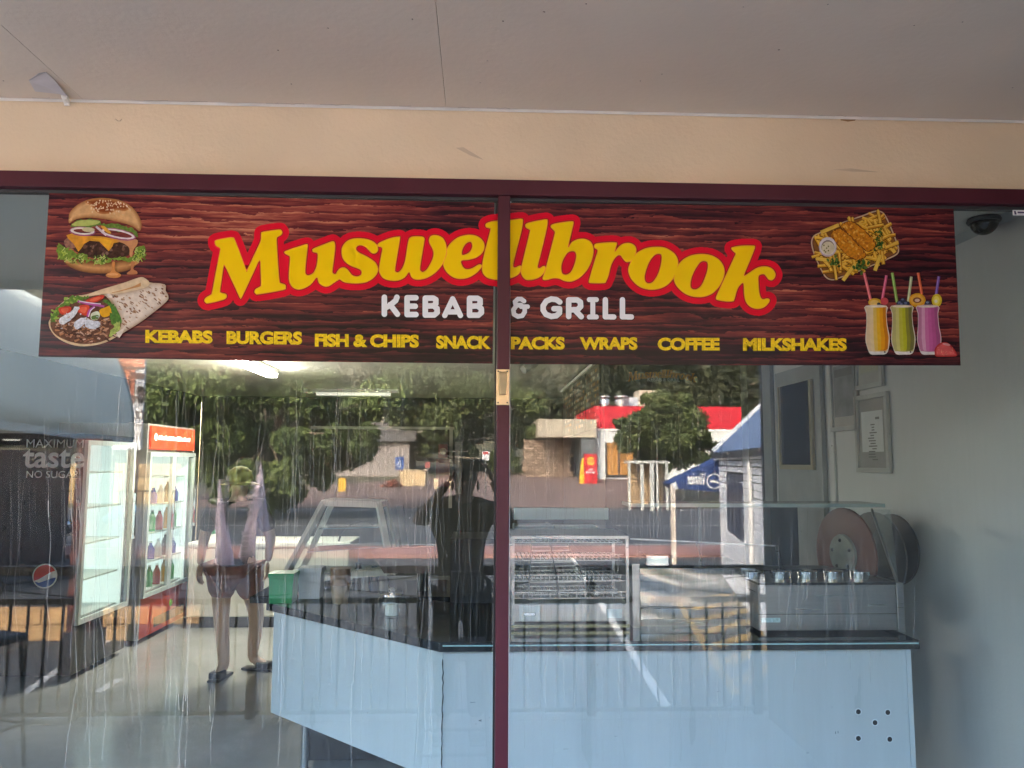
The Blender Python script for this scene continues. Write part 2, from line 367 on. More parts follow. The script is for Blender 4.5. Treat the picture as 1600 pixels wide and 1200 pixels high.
for _ in range(46):
    x, y, r = g.uniform(-2.4, 2.2), g.uniform(-1.0, -.05), g.uniform(.0012, .0035); q.poly([[(x+r*math.cos(t)*g.uniform(.6, 1.3), y+r*math.sin(t)*g.uniform(.6, 1.3), HW-.0006) for t in (0, 1, 2, 3, 4, 5.2)]])
part(q, 'fly_speck', pm('speck brown', (.2, .15, .12), .8), sof, kind='stuff')
q = MB()
for k in range(14):
    a0 = g.uniform(-2.3, 2.2); P = [(a0+.02*i+g.uniform(-.004, .004), -.02-.006*abs(math.sin(i*1.3+k)), HW-.004-.004*abs(math.sin(i+k))) for i in range(g.randint(3, 6))]; q.tube(P, .0006, 3)
part(q, 'cobweb', pm('cobweb grey', (.35, .31, .28), .9), sof, kind='stuff')
# trim strip in the corner
q = MB(); q.prism([(-6, -0.004, HW-0.001), (-6, -0.010, HW-0.001), (-6, -0.010, HW-0.005), (-6, -0.004, HW-0.009)], (8.3, 0, 0))
tag(q.build('corner_trim', pm('trim white', (0.72, 0.68, 0.62), 0.5)), 'thin white trim strip where the soffit meets the cream wall', 'trim')
# torn flake hanging from the soffit
q = MB(); pts = [(45, 126), (60, 115), (72, 113), (84, 124), (106, 151), (92, 147), (55, 143)]
n_ = len(pts); top = []
def sofp(px, py, dz):
    d = raydir(px, py); t = (HW-dz-CAMH)/d[2]; return Vector((d[0]*t, d[1]*t-CAMD, HW-dz))
a = [sofp(x, y, 0.002+0.014*(0.5+0.5*math.sin(i*1.9))) for i, (x, y) in enumerate(pts)]
q.prism(a, (0, 0, 0.0015)); fl = q.build('paint_flake', pm('flake', (0.62, 0.58, 0.58), 0.8)); tag(fl, 'torn pale flake of lining peeling off the soffit at the left', 'flake')
q = MB(); q.tube([sofp(99, 147, 0.003), sofp(101, 151, 0.010), W(104, 158, -0.022), W(105, 165, -0.018)], [0.008, 0.011, 0.011, 0.009], 8)
tag(q.build('sealant_tab', pm('sealant', (0.8, 0.77, 0.7), 0.5), smooth=True), 'little white blob of sealant over the trim strip under the flake', 'sealant')

sf = thing('shopfront_window', 'wide maroon framed shop window with two panes and a lock on its mullion', 'window', (0, 0, 0.0))
q = MB(); q.box((XL, -0.035, ZH-0.053), (XR, 0.05, ZH)); part(q, 'head_rail', MAROON, sf, bevel=0.003)
q = MB(); q.box((XL, -0.008, ZH-0.064), (XR, 0.012, ZH-0.054)); part(q, 'glazing_bead', DARK, sf)
q = MB(); q.box((mull0, -0.036, 0.12), (mull1, 0.05, ZH-0.055)); part(q, 'mullion', MAROON, sf, bevel=0.003)
q = MB(); q.box((mull0-0.007, -0.004, 0.12), (mull0-0.001, 0.01, ZH-0.065)); part(q, 'rubber_seal', BLACK, sf)
q = MB(); q.box((mull1+0.001, -0.005, 0.12), (mull1+0.0035, 0.01, ZH-0.065)); part(q, 'glazing_strip', WHITE, sf)
q = MB(); q.box((XL, -0.035, 0.02), (XR, 0.05, 0.12)); part(q, 'sill_rail', MAROON, sf, bevel=0.003)
q = MB(); q.box((XR-0.06, -0.034, 0.121), (XR, 0.05, ZH-0.065)); part(q, 'jamb', MAROON, sf, bevel=0.003)
q = MB(); q.box((XL, -0.034, 0.121), (XL+0.06, 0.05, ZH-0.065)); part(q, 'jamb', MAROON, sf, bevel=0.003)
panes = []
for a, b_ in ((XL+0.061, mull0-0.001), (mull1+0.0036, XR-0.061)):
    q = MB(); q.box((a, -0.003, 0.121), (b_, 0.003, ZH-0.065)); panes.append(part(q, 'glass_pane', GLASS, sf))
# dried water streaks on the outside of the panes
def streak_mat(name, a):
    m = bpy.data.materials.new(name); m.use_nodes = True; n = m.node_tree.nodes; l = m.node_tree.links
    b = n['Principled BSDF']; b.inputs['Base Color'].default_value = (0.85, 0.82, 0.76, 1); b.inputs['Roughness'].default_value = 0.8
    tc = n.new('ShaderNodeTexCoord'); nz = n.new('ShaderNodeTexNoise'); nz.inputs['Scale'].default_value = 5.0; nz.inputs['Detail'].default_value = 4
    l.new(tc.outputs['Object'], nz.inputs['Vector']); mr = n.new('ShaderNodeMapRange'); mr.inputs['From Min'].default_value = 0.3; mr.inputs['From Max'].default_value = 0.7
    mr.inputs['To Min'].default_value = a*0.25; mr.inputs['To Max'].default_value = a; l.new(nz.outputs['Fac'], mr.inputs['Value']); l.new(mr.outputs[0], b.inputs['Alpha']); return m
def streaks(n, xr, yr0, yr1, wpx, seed):
    g = random.Random(seed); q = MB()
    for _ in range(n):
        x = g.uniform(*xr); y = g.uniform(*yr0); ye = min(1240, y + g.uniform(*yr1)); w = g.uniform(*wpx)*0.5; P = []; dx = 0
        drift = g.uniform(-0.035, 0.012)
        while y < ye:
            P.append((x, y)); st = g.uniform(10, 34); y += st
            dx = 0.5*dx + g.gauss(0, 1.35); x += dx + drift*st
        if len(P) < 3: continue
        P = cr(P, 2, closed=False); v = []
        for i, (a, b_) in enumerate(P):
            ww = w*(0.5+0.5*min(1, i/3))*(0.8+0.4*g.random()); v += [W(a-ww, b_, -0.0042), W(a+ww, b_, -0.0042)]
        q.add(v, [(2*i, 2*i+1, 2*i+3, 2*i+2) for i in range(len(P)-1)])
    return q
ST1 = streak_mat('dried streak', 0.34); ST2 = streak_mat('faint streak', 0.18)
q = streaks(30, (60, 330), (575, 730), (250, 620), (0.5, 1.15), 3); part(q, 'water_streak', ST1, panes[0], kind='stuff')
q = streaks(62, (150, 690), (575, 820), (150, 480), (0.45, 0.9), 4); part(q, 'water_streak', ST1, panes[0], kind='stuff')
q = streaks(120, (10, 768), (570, 760), (80, 420), (0.4, 0.8), 5); part(q, 'water_streak', ST2, panes[0], kind='stuff')
q = streaks(150, (800, 1190), (572, 900), (100, 400), (0.5, 1.1), 6); part(q, 'water_streak', ST2, panes[1], kind='stuff')
q = streaks(30, (1190, 1440), (760, 900), (80, 220), (0.5, 1.1), 8); part(q, 'water_streak', ST2, panes[1], kind='stuff')
def specks(n, xr, yr, seed):
    g = random.Random(seed); q = MB()
    for _ in range(n):
        x, y, r = g.uniform(*xr), g.uniform(*yr), g.uniform(0.5, 1.6)
        q.poly([[W(x+r*math.cos(t)*g.uniform(.6, 1.2), y+r*math.sin(t)*g.uniform(.6, 1.3), -0.0044) for t in (0, 1, 2.1, 3.1, 4.2, 5.2)]])
    return q
part(specks(70, (100, 768), (575, 1150), 2), 'dirt_speck', ST1, panes[0], kind='stuff')
part(specks(40, (800, 1500), (575, 1150), 3), 'dirt_speck', ST1, panes[1], kind='stuff')
# lock on the mullion
lk = MB(); c0, c1 = W(775.5, 577, -0.037), W(796, 633, -0.037)
lk.box((c0.x, -0.0395, c1.z), (c1.x, -0.0365, c0.z)); lkp = part(lk, 'lock_plate', BRASS, sf, bevel=0.001)
q = MB(); k0, k1 = W(779.5, 578, -0.04), W(792, 618, -0.04); xm = (k0.x+k1.x)/2; hw_ = (k1.x-k0.x)/2
q.add([(xm-hw_, -0.0396, k0.z-0.005), (xm+hw_, -0.0396, k0.z-0.005), (xm+hw_*0.8, -0.0396, k1.z), (xm-hw_*0.8, -0.0396, k1.z),
       (xm-hw_*.9, -0.047, k0.z-0.01), (xm+hw_*.9, -0.047, k0.z-0.01), (xm+hw_*0.72, -0.060, k1.z+0.003), (xm-hw_*0.72, -0.060, k1.z+0.003)],
      [(0, 1, 5, 4), (1, 2, 6, 5), (2, 3, 7, 6), (3, 0, 4, 7), (4, 5, 6, 7)]); part(q, 'lock_lever', BRASS, lkp, bevel=0.0015)
for px, py in ((778.5, 580), (792.6, 580.5), (778.3, 629), (792.6, 629)):
    q = MB(); p = W(px, py, -0.04); q.lathe([(0.0028, 0), (0.002, 0.0012)], (p.x, -0.0396, p.z), 8, Matrix.Rotation(R(90), 3, 'X')); part(q, 'screw', DARK, lkp)
# product sticker at the top right of the glass
q = MB(); a, b_ = W(1582, 328, -0.004), W(1616, 337, -0.004); q.box((a.x, -0.0042, b_.z), (b_.x, -0.0032, a.z))
stk = tag(q.build('maker_sticker', ink('sticker white', (0.8, 0.8, 0.82))), 'tiny white printed sticker at the top right corner of the glass', 'sticker')
q = MB(); q.poly([[W(1584, 329.5, -0.0045), W(1587, 329.5, -0.0045), W(1588.5, 335, -0.0045), W(1585.5, 335.3, -0.0045)]]); q.poly([[W(1590, 330.6, -0.0045), W(1606, 330.8, -0.0045), W(1606, 333.4, -0.0045), W(1590, 333.2, -0.0045)]])
part(q, 'print', ink('sticker purple', (0.1, 0.07, 0.15)), stk)

# ================================================================== SIGN
sg = thing('shop_sign', 'long timber print banner with yellow and white lettering and food pictures across both panes', 'sign', W(785, 568, -0.004))
YS = -0.0055
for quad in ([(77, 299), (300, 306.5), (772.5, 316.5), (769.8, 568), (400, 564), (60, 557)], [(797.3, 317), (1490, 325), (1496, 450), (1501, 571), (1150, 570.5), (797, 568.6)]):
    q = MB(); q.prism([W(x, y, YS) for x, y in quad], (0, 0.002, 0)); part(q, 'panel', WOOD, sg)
LY = [0]
def lay(step=1): LY[0] += step; return YS - 0.0002 - 0.00003*LY[0]
def T(x0, y0, s): return lambda P: np.array([(x0+x/s, y0+y/s) for x, y in P])
t1, t2, t3, t4, t5 = T(300, 330, 6.6667), T(520, 330, 6.6667), T(730, 320, 6.6667), T(900, 340, 6.6667), T(1060, 350, 8)
LET = [
 (t1([(237,325),(255,300),(380,275),(425,275),(445,295),(500,435),(565,610),(575,612),(650,450),(715,310),(720,240),(740,215),(900,192),(930,200),(940,225),(925,250),(890,270),(883,300),(890,450),(900,600),(912,730),(930,750),(970,765),(975,795),(950,820),(700,865),(665,860),(650,840),(665,810),(710,785),(720,760),(715,620),(705,510),(640,640),(520,895),(500,900),(490,885),(420,730),(345,575),(330,575),(310,700),(292,830),(300,848),(350,862),(362,885),(350,910),(300,930),(170,960),(140,950),(128,930),(145,900),(195,870),(210,840),(250,630),(290,420),(290,385),(250,360)]), []),
 (t1([(968,440),(975,415),(1120,365),(1190,345),(1205,355),(1200,420),(1180,610),(1190,660),(1225,665),(1270,635),(1300,560),(1310,460),(1300,435),(1262,425),(1255,405),(1275,385),(1440,320),(1475,315),(1488,335),(1490,400),(1465,600),(1465,640),(1490,655),(1530,640),(1535,700),(1480,745),(1420,782),(1370,780),(1320,745),(1300,690),(1230,770),(1140,812),(1080,810),(1030,770),(1010,700),(1015,580),(1020,480),(1000,460)]), []),
 (t2([(60,610),(90,590),(125,588),(160,615),(200,665),(250,680),(290,665),(300,635),(280,605),(180,565),(115,510),(92,440),(100,370),(150,310),(220,285),(320,285),(400,305),(450,340),(470,380),(468,415),(440,440),(405,435),(370,400),(330,365),(280,355),(245,375),(245,405),(280,435),(360,475),(440,530),(470,590),(465,640),(430,690),(360,735),(270,752),(180,750),(110,735),(70,710),(45,725),(30,700),(35,650)]), []),
 (t2([(465,355),(490,325),(600,280),(690,265),(700,280),(690,350),(650,590),(655,630),(685,635),(720,600),(745,545),(760,480),(785,320),(805,275),(850,262),(930,265),(955,285),(950,330),(910,580),(920,625),(945,632),(985,600),(1030,520),(1050,450),(1040,395),(1010,340),(1002,295),(1025,258),(1080,250),(1140,275),(1175,330),(1185,395),(1182,450),(1150,540),(1080,630),(990,690),(910,712),(850,708),(815,680),(795,635),(750,690),(680,722),(600,722),(530,700),(490,650),(482,590),(500,480),(515,400),(505,375),(480,370)]), []),
 (t2([(1187,395),(1230,330),(1300,275),(1380,250),(1460,248),(1530,275),(1570,320),(1580,370),(1560,430),(1500,480),(1420,505),(1340,515),(1345,560),(1370,595),(1410,605),(1460,590),(1520,555),(1550,560),(1545,590),(1500,640),(1430,685),(1350,705),(1270,695),(1200,650),(1160,590),(1152,530),(1184,450)]), [t2([(1345,450),(1350,400),(1385,340),(1430,318),(1450,340),(1450,385),(1420,430),(1370,455)])]),
 (t3([(190,215),(205,190),(285,168),(440,160),(540,148),(575,150),(580,170),(570,250),(530,410),(480,610),(485,650),(510,650),(545,635),(562,640),(556,690),(520,735),(440,770),(360,785),(270,775),(210,760),(165,715),(155,640),(180,500),(240,270),(230,245),(200,235)]), []),
 (t3([(605,215),(630,190),(750,162),(825,152),(838,170),(830,240),(790,410),(740,610),(735,650),(755,660),(790,640),(812,642),(812,680),(778,735),(720,770),(640,785),(590,765),(562,715),(562,660),(600,500),(650,290),(650,260),(615,240)]), []),
 (t3([(870,230),(885,205),(970,185),(1090,172),(1107,185),(1100,230),(1050,440),(1090,390),(1150,360),(1220,355),(1280,380),(1310,430),(1315,500),(1290,600),(1240,690),(1170,760),(1090,798),(1020,795),(960,770),(900,765),(840,780),(800,783),(785,765),(800,720),(830,620),(905,330),(912,280),(890,255)]), [t3([(985,700),(980,640),(1000,570),(1045,500),(1100,482),(1130,500),(1135,550),(1115,630),(1080,700),(1035,728),(1000,722)])]),
 (t4([(190,290),(215,270),(330,258),(410,258),(425,275),(405,355),(450,300),(500,270),(560,265),(610,290),(628,330),(622,380),(600,430),(560,460),(520,460),(490,430),(465,395),(435,395),(400,430),(365,500),(340,600),(315,660),(290,682),(150,682),(135,660),(145,620),(200,430),(225,350),(215,330),(193,315)]), []),
 (t4([(850,305),(930,315),(1010,360),(1055,420),(1065,490),(1050,560),(1010,640),(940,710),(850,745),(760,750),(670,725),(600,670),(560,610),(545,540),(570,460),(620,380),(700,330),(770,310)]), [t4([(850,378),(885,385),(892,430),(880,510),(850,600),(800,670),(755,685),(722,665),(715,610),(735,530),(770,450),(815,395)])]),
 (t4([(1320,380),(1400,390),(1480,430),(1530,490),(1548,560),(1535,630),(1490,720),(1420,790),(1330,825),(1230,825),(1140,795),(1070,740),(1030,680),(1020,620),(1040,540),(1090,460),(1160,410),(1240,385)]), [t4([(1340,452),(1370,470),(1372,530),(1350,610),(1310,700),(1260,745),(1215,745),(1192,715),(1200,640),(1230,560),(1280,480),(1310,457)])]),
 (t5([(662,310),(680,290),(790,272),(940,272),(955,290),(945,330),(890,470),(820,640),(870,620),(960,560),(1040,532),(1120,535),(1180,565),(1212,620),(1205,670),(1170,702),(1130,695),(1100,660),(1070,628),(1020,635),(1000,665),(1003,750),(1010,850),(1030,920),(1060,940),(1110,930),(1140,945),(1130,985),(1080,1035),(1010,1060),(930,1050),(870,1010),(835,950),(820,860),(815,750),(790,745),(740,810),(700,940),(680,965),(600,968),(490,950),(470,930),(480,890),(530,780),(580,670),(640,540),(700,410),(715,370),(690,345)]), []),
]
LETS = [(cr(a, 3), [cr(h, 3) for h in hs]) for a, hs in LET]
# red silhouette behind the town name
st = 0.5; gx = np.arange(300, 1236, st)+st/2; gy = np.arange(325, 500, st)+st/2; X, Yg = np.meshgrid(gx, gy); mask = np.zeros(X.shape, bool)
for a, hs in LET:
    lo = a.min(0)-14; hi = a.max(0)+14
    i0, i1 = int((lo[0]-300)/st), int((hi[0]-300)/st); j0_, j1 = max(0, int((lo[1]-325)/st)), int((hi[1]-325)/st)
    sx, sy = X[j0_:j1, i0:i1], Yg[j0_:j1, i0:i1]; aa = cr(a, 2)
    mask[j0_:j1, i0:i1] |= inside(sx, sy, aa) | (seg_dist(sx, sy, aa, True) < 10.8)
yy = lay(2); q = runs(MB(), mask, 300, 325, st, lambda x, y: W(x, y, yy)); part(q, 'red_backing', ink('red', (0.70, 0.004, 0.024), 0.015, 6), sg, fixn=False)
YEL, ORA, DRD = ink('gold yellow', (0.88, 0.57, 0.0), 0.01, 6), ink('orange edge', (0.85, 0.34, 0.03), 0.03), ink('dark red', (0.26, 0.008, 0.006), 0.03)
l1, l2, l3 = lay(), lay(), lay()
for i_, (a, hs) in enumerate(LETS):
    q = MB(); e = 0.000012*i_
    for (d, yl, mi) in ((1.7, l1, 0), (0.35, l2, 1), (-1.0, l3, 2)):
        oa = offset(a, d); oh = [offset(h, -d) for h in hs]
        q.poly([[W(x, y, yl-e) for x, y in oa]] + [[W(x, y, yl-e) for x, y in h] for h in oh], mi)
    part(q, 'letter', [DRD, ORA, YEL], sg, fixn=False)
# KEBAB & GRILL in heavy rounded strokes
t6 = lambda P: [(580+x/7.273, 440+y/7.273) for x, y in P]; t7 = lambda P: [(780+x/7.273, 440+y/7.273) for x, y in P]
Bst = [[(615,190),(615,378)],[(615,188),(705,188),(735,205),(735,250),(710,275),(615,278)],[(710,278),(748,305),(750,350),(715,380),(615,380)]]
GL = [('K',t6,[[(150,178),(150,370)],[(292,178),(278,215),(215,268),(160,300)],[(215,262),(298,370)]],31),
 ('E',t6,[[(408,184),(408,374)],[(408,184),(508,184)],[(408,280),(500,280)],[(408,374),(508,374)]],31),
 ('B',t6,Bst,31),('A',t6,[[(836,384),(926,196),(1014,384)],[(870,344),(984,344)]],30),('B',t6,[[(x+503,y+2) for x,y in p] for p in Bst],31),
 ('&',t7,[[(282,222),(250,198),(212,198),(180,228),(188,268),(250,268)],[(190,282),(160,322),(168,372),(212,396),(262,388),(290,345),(290,290)],[(250,285),(322,285)]],26),
 ('G',t7,[[(688,232),(650,205),(592,198),(534,222),(500,275),(500,325),(530,372),(592,396),(650,388),(684,358),(686,308),(622,308)]],31),
 ('R',t7,[[(790,208),(790,396)],[(790,208),(885,208),(922,232),(926,282),(892,318),(790,322)],[(862,325),(932,398)]],31),
 ('I',t7,[[(1064,206),(1064,400)],[(1024,205),(1104,205)],[(1024,402),(1104,402)]],28),
 ('L',t7,[[(1206,206),(1206,400),(1302,402)]],30),('L',t7,[[(1400,206),(1400,400),(1502,402)]],30)]
WHI = ink('white', (0.80, 0.80, 0.82), 0.02); SHD = ink('shadow', (0.02, 0.006, 0.008), 0)
for nm, tf, sts, hwid in GL:
    P = [tf(p) for p in sts]; al = np.array([p for s_ in P for p in s_]); lo = al.min(0)-7; hi = al.max(0)+7; st = 0.22
    gx = np.arange(lo[0], hi[0], st)+st/2; gy = np.arange(lo[1], hi[1], st)+st/2; X, Yg = np.meshgrid(gx, gy)
    D_ = np.min([seg_dist(X, Yg, s_, False) for s_ in P], axis=0); hh = hwid/7.273
    q = MB(); ys = lay(0)-0.00003; runs(q, D_ < hh+0.7, lo[0]+0.3, lo[1]+0.6, st, lambda x, y: W(x, y, ys), 0); yw = ys-0.00004
    runs(q, D_ < hh, lo[0], lo[1], st, lambda x, y: W(x, y, yw), 1); part(q, 'letter', [SHD, WHI], sg, fixn=False)
lay(4)
# the list of dishes
DISH = ink('stencil yellow', (0.80, 0.55, 0.015), 0.25, 140); DSH2 = ink('stencil edge', (0.12, 0.05, 0.005), 0.0)
def word(txt, x0, x1, y0, y1, y0b, y1b):
    v, f, _ = font_tris(txt, 0.05, space=0.97); q = MB(); ya = lay(0); yb = ya-0.00004
    for (gr, yl, mi) in ((0.8, ya, 0), (0.0, yb, 1)):
        vv = v
        if gr: q.add([W(x0+0.5+(x1-x0)*a, (y0b+(y0-y0b)*b_)+0.8+(y1-y0)*0+((y1b-y0b) if False else 0)*a, yl) for a, b_ in vv], f, mi)
        else: q.add([W(x0+(x1-x0)*a, (y0b+(y0-y0b)*b_)+(y1-y0)*a, yl) for a, b_ in vv], f, mi)
    part(q, 'lettering', [DSH2, DISH], sg, fixn=False)
for w_, x0, x1, y0, y1, hgt in (('KEBABS',227,332,515.2,516.4,20.6),('BURGERS',354,472,517,518,20.6),('FISH & CHIPS',492,654.5,521.3,523,20.4),('SNACK',681.5,767,524.2,525,20.6),('PACKS',798.4,882.4,526,526.3,20),('WRAPS',906,996,526.5,526.8,20),('COFFEE',1027.6,1124.4,527.5,527.7,20),('MILKSHAKES',1161,1323,528,528.2,20.2)):
    word(w_, x0, x1, y0, y1, y0+hgt, 0)
lay(4)
# ---- food pictures: flat print, one mesh each
class Art:
    def __init__(s, tf): s.q = MB(); s.tf = tf; s.mats = []
    def mi(s, c, var=0.14, scale=70):
        m = ink('%.3f %.3f %.3f %.2f' % (*c, var), c, var, scale)
        if m not in s.mats: s.mats.append(m)
        return s.mats.index(m)
    def P(s, pts, c, smooth=3, var=0.14, scale=70, holes=(), step=1):
        y = lay(step); a = cr(pts, smooth) if smooth else np.array(pts, float)
        s.q.poly([[W(*p, y) for p in s.tf(a)]] + [[W(*p, y) for p in s.tf(h)] for h in holes], s.mi(c, var, scale))
    def grade(s, pts, c0, c1, n=5, d=12):
        a = cr(pts, 3)
        for i in range(n):
            t = i/(n-1); s.P(offset(a, -d*i), tuple(c0[k]+(c1[k]-c0[k])*t for k in range(3)), 0)
    def E(s, cx, cy, rx, ry, c, rot=0.0, hole=None, n=14, step=1, **k):
        th = np.linspace(0, 2*math.pi, n, endpoint=False); cs, sn = math.cos(rot), math.sin(rot)
        el = lambda a, b_: np.stack([cx+a*np.cos(th)*cs-b_*np.sin(th)*sn, cy+a*np.cos(th)*sn+b_*np.sin(th)*cs], 1)
        s.P(el(rx, ry), c, 0, holes=[el(*hole)] if hole else (), step=step, **k)
    def L(s, pts, w, c, step=1, taper=0.0):
        P = cr(pts, 3, closed=False) if len(pts) > 2 else np.array(pts, float); d = np.gradient(P, axis=0); d /= np.maximum(np.linalg.norm(d, axis=1, keepdims=True), 1e-9); nn = np.stack([-d[:, 1], d[:, 0]], 1)
        tt = np.linspace(1, 1-taper, len(P))[:, None]; s.P(np.concatenate([P+nn*w/2*tt, (P-nn*w/2*tt)[::-1]]), c, 0, step=step)
    def frill(s, pts, amp, c, seed=0, n=6):
        g = np.random.default_rng(seed); a = cr(pts, n); s.P(a + g.normal(0, amp, a.shape), c, 0, var=0.35, scale=130)
    def done(s, name): part(s.q, name, s.mats, sg, fixn=False)
g = random.Random(11)
A = Art(T(70, 300, 8))
A.grade([(235,825),(330,835),(500,865),(640,882),(800,885),(960,860),(1100,860),(1165,825),(1150,900),(1080,960),(960,1000),(800,1018),(600,1015),(450,990),(320,940),(250,880)], (0.20,0.075,0.02), (0.55,0.27,0.10), 6, 12)
A.P([(350,680),(450,640),(600,620),(800,630),(1000,630),(1060,680),(1065,770),(960,825),(800,838),(600,825),(460,780),(370,730)], (0.055,0.022,0.014), var=0.5, scale=110)
for _ in range(26): A.E(g.uniform(480,1030), g.uniform(650,780), g.uniform(10,26), g.uniform(12,32), g.choice([(0.16,0.075,0.045),(0.10,0.04,0.03),(0.028,0.012,0.01),(0.2,0.11,0.08)]), g.uniform(0,3), n=9)
A.P([(250,600),(330,560),(400,640),(370,700),(280,700),(245,650)], (0.26,0.12,0.085), var=0.4, scale=120)
A.frill([(160,660),(200,650),(240,690),(330,720),(400,770),(520,780),(540,830),(620,850),(740,860),(800,830),(940,815),(1060,820),(1120,780),(1150,700),(1220,665),(1255,700),(1265,790),(1200,820),(1100,875),(900,850),(760,895),(700,905),(620,875),(500,850),(350,830),(200,850),(170,790)], 12, (0.16,0.25,0.03), 1)
for _ in range(90):
    x = g.choice([g.uniform(180,520), g.uniform(1110,1250), g.uniform(620,780)]); y = g.uniform(680,840) if x < 300 or x > 1100 else g.uniform(780,870)
    A.L([(x,y),(x+g.uniform(-30,30),y+g.uniform(10,30)),(x+g.uniform(-40,40),y+g.uniform(30,50))], 11, g.choice([(0.34,0.44,0.07),(0.45,0.52,0.16),(0.06,0.12,0.012)]))
A.P([(270,540),(350,515),(520,550),(700,555),(900,590),(1000,612),(860,640),(845,680),(800,740),(740,680),(680,620),(560,610),(490,650),(460,700),(420,745),(390,700),(360,650),(290,580)], (0.62,0.27,0.025), 1, var=0.2)
A.P([(560,570),(700,575),(840,610),(800,720),(700,620)], (0.72,0.36,0.02), 1)
A.P([(900,610),(1140,590),(1155,660),(1110,720),(1090,810),(1060,790),(1055,700),(980,640)], (0.52,0.23,0.10))
A.frill([(330,420),(400,360),(520,345),(680,350),(720,395),(850,395),(1000,430),(1110,460),(1165,570),(1080,510),(850,480),(700,420),(600,430),(480,445),(350,435)], 7, (0.12,0.19,0.03), 2)
A.P([(335,415),(420,360),(560,350),(690,365),(640,405),(500,425)], (0.42,0.46,0.12))
A.E(470,492,165,60,(0.30,0.07,0.16),0.07,(150,44)); A.E(470,488,152,46,(0.68,0.6,0.55),0.07,(112,26)); A.E(545,470,80,30,(0.5,0.44,0.25),0.05)
A.E(915,528,230,68,(0.32,0.08,0.17),0.2,(212,52)); A.E(915,524,214,54,(0.72,0.6,0.62),0.2,(180,34)); A.L([(640,430),(720,500),(770,540)], 26, (0.6,0.5,0.55))
A.P([(700,430),(750,430),(830,510),(780,510)], (0.66,0.32,0.04))
A.grade([(300,330),(310,260),(380,180),(500,110),(640,76),(800,78),(960,110),(1090,190),(1170,290),(1210,400),(1200,470),(1170,485),(1100,430),(950,380),(780,345),(620,325),(480,325),(370,350),(310,390),(295,360)], (0.36,0.15,0.05), (0.62,0.36,0.16), 6, 9)
A.grade([(500,118),(640,84),(800,86),(950,120),(1060,190),(1000,240),(900,225),(830,265),(720,275),(640,245),(580,170)], (0.44,0.17,0.05), (0.24,0.05,0.008), 4, 10)
bun = offset(cr([(310,260),(380,180),(500,110),(640,76),(800,78),(960,110),(1090,190),(1170,290),(1150,330),(780,300),(400,300)],2),-24); k = 0
while k < 72:
    x, y = g.gauss(820,150), g.gauss(165,70)
    if not inside(np.array([x]), np.array([y]), bun)[0]: continue
    k += 1; A.E(x, y, g.uniform(7,11), g.uniform(9,15), g.choice([(0.72,0.52,0.32),(0.62,0.42,0.24),(0.78,0.62,0.42)]), g.uniform(-.6,.6), n=7, step=0.3, var=0.05)
A.P([(840,880),(880,880),(878,980),(950,1030),(930,1065),(860,1075),(780,1060),(765,1030),(830,990)], (0.55,0.22,0.06)); A.E(850,1028,70,16,(0.66,0.32,0.12))
A.P([(1080,870),(1130,880),(1105,960),(1150,990),(1150,1025),(1040,1030),(1030,1010),(1075,970)], (0.46,0.18,0.07))
A.done('burger_picture'); lay(-LY[0]+20)
A = Art(T(70, 420, 8))
A.P([(60,640),(140,500),(220,420),(330,350),(520,320),(700,260),(1000,170),(1170,110),(1240,110),(1310,170),(1500,195),(1510,270),(1545,340),(1520,410),(1400,500),(1300,590),(1180,680),(1000,790),(880,860),(760,920),(600,960),(440,967),(280,930),(140,850),(70,760),(48,690)], (0.58,0.42,0.26), var=0.15)
A.P([(72,650),(150,520),(260,430),(420,370),(700,330),(790,370),(860,470),(940,560),(960,680),(920,790),(840,850),(700,915),(520,940),(380,928),(200,865),(95,775)], (0.14,0.06,0.035), var=0.4, scale=120)
A.frill([(60,600),(140,500),(200,440),(330,350),(480,345),(540,365),(380,430),(260,460),(180,550),(130,650),(75,650)], 10, (0.10,0.2,0.025), 3)
for _ in range(16):
    x, y = g.choice([(g.uniform(80,180),g.uniform(520,640)),(g.uniform(230,480),g.uniform(360,430))]); A.E(x, y, 22, 13, (0.25,0.38,0.06), g.uniform(0,3), n=7)
for _ in range(190):
    x, y = g.uniform(110,880), g.uniform(620,920)
    if (x-500)**2/430**2+(y-700)**2/225**2 > 1: continue
    an = g.uniform(-0.9,0.7); L_ = g.uniform(30,75); A.L([(x,y),(x+L_*math.cos(an),y+L_*math.sin(an))], g.uniform(16,30), g.choice([(0.46,0.24,0.15),(0.26,0.11,0.07),(0.58,0.36,0.26),(0.12,0.05,0.03),(0.40,0.18,0.085),(0.07,0.03,0.02)]), taper=0.3)
for pl in ([(170,500),(230,475),(330,480),(300,560),(210,570)],[(390,500),(470,450),(560,470),(520,580),(440,560)],[(520,390),(700,328),(745,350),(660,410),(540,425)]):
    A.P(pl, (0.55,0.05,0.025)); A.P([(sum(p[0] for p in pl)/len(pl)*.4+x*.6, sum(p[1] for p in pl)/len(pl)*.4+y*.6) for x, y in pl], (0.68,0.12,0.06))
A.L([(410,405),(520,432),(640,452),(745,470)], 26, (0.42,0.09,0.30)); A.L([(430,402),(560,425),(700,440)], 12, (0.7,0.6,0.68)); A.L([(535,600),(560,520),(625,472)], 30, (0.40,0.07,0.30)); A.L([(548,600),(572,525),(622,480)], 12, (0.72,0.6,0.7))
A.P([(680,520),(760,480),(840,450),(850,520),(800,590),(720,600)], (0.66,0.33,0.01)); A.P([(580,560),(660,530),(690,580),(650,640),(580,630)], (0.55,0.58,0.42)); A.P([(590,590),(670,580),(660,630),(590,630)], (0.10,0.17,0.04))
A.frill([(730,400),(800,380),(850,460),(960,560),(965,660),(880,720),(820,620),(840,520),(790,450)], 11, (0.07,0.17,0.025), 4); A.frill([(860,700),(930,660),(945,760),(860,830),(800,840)], 9, (0.32,0.38,0.09), 5)
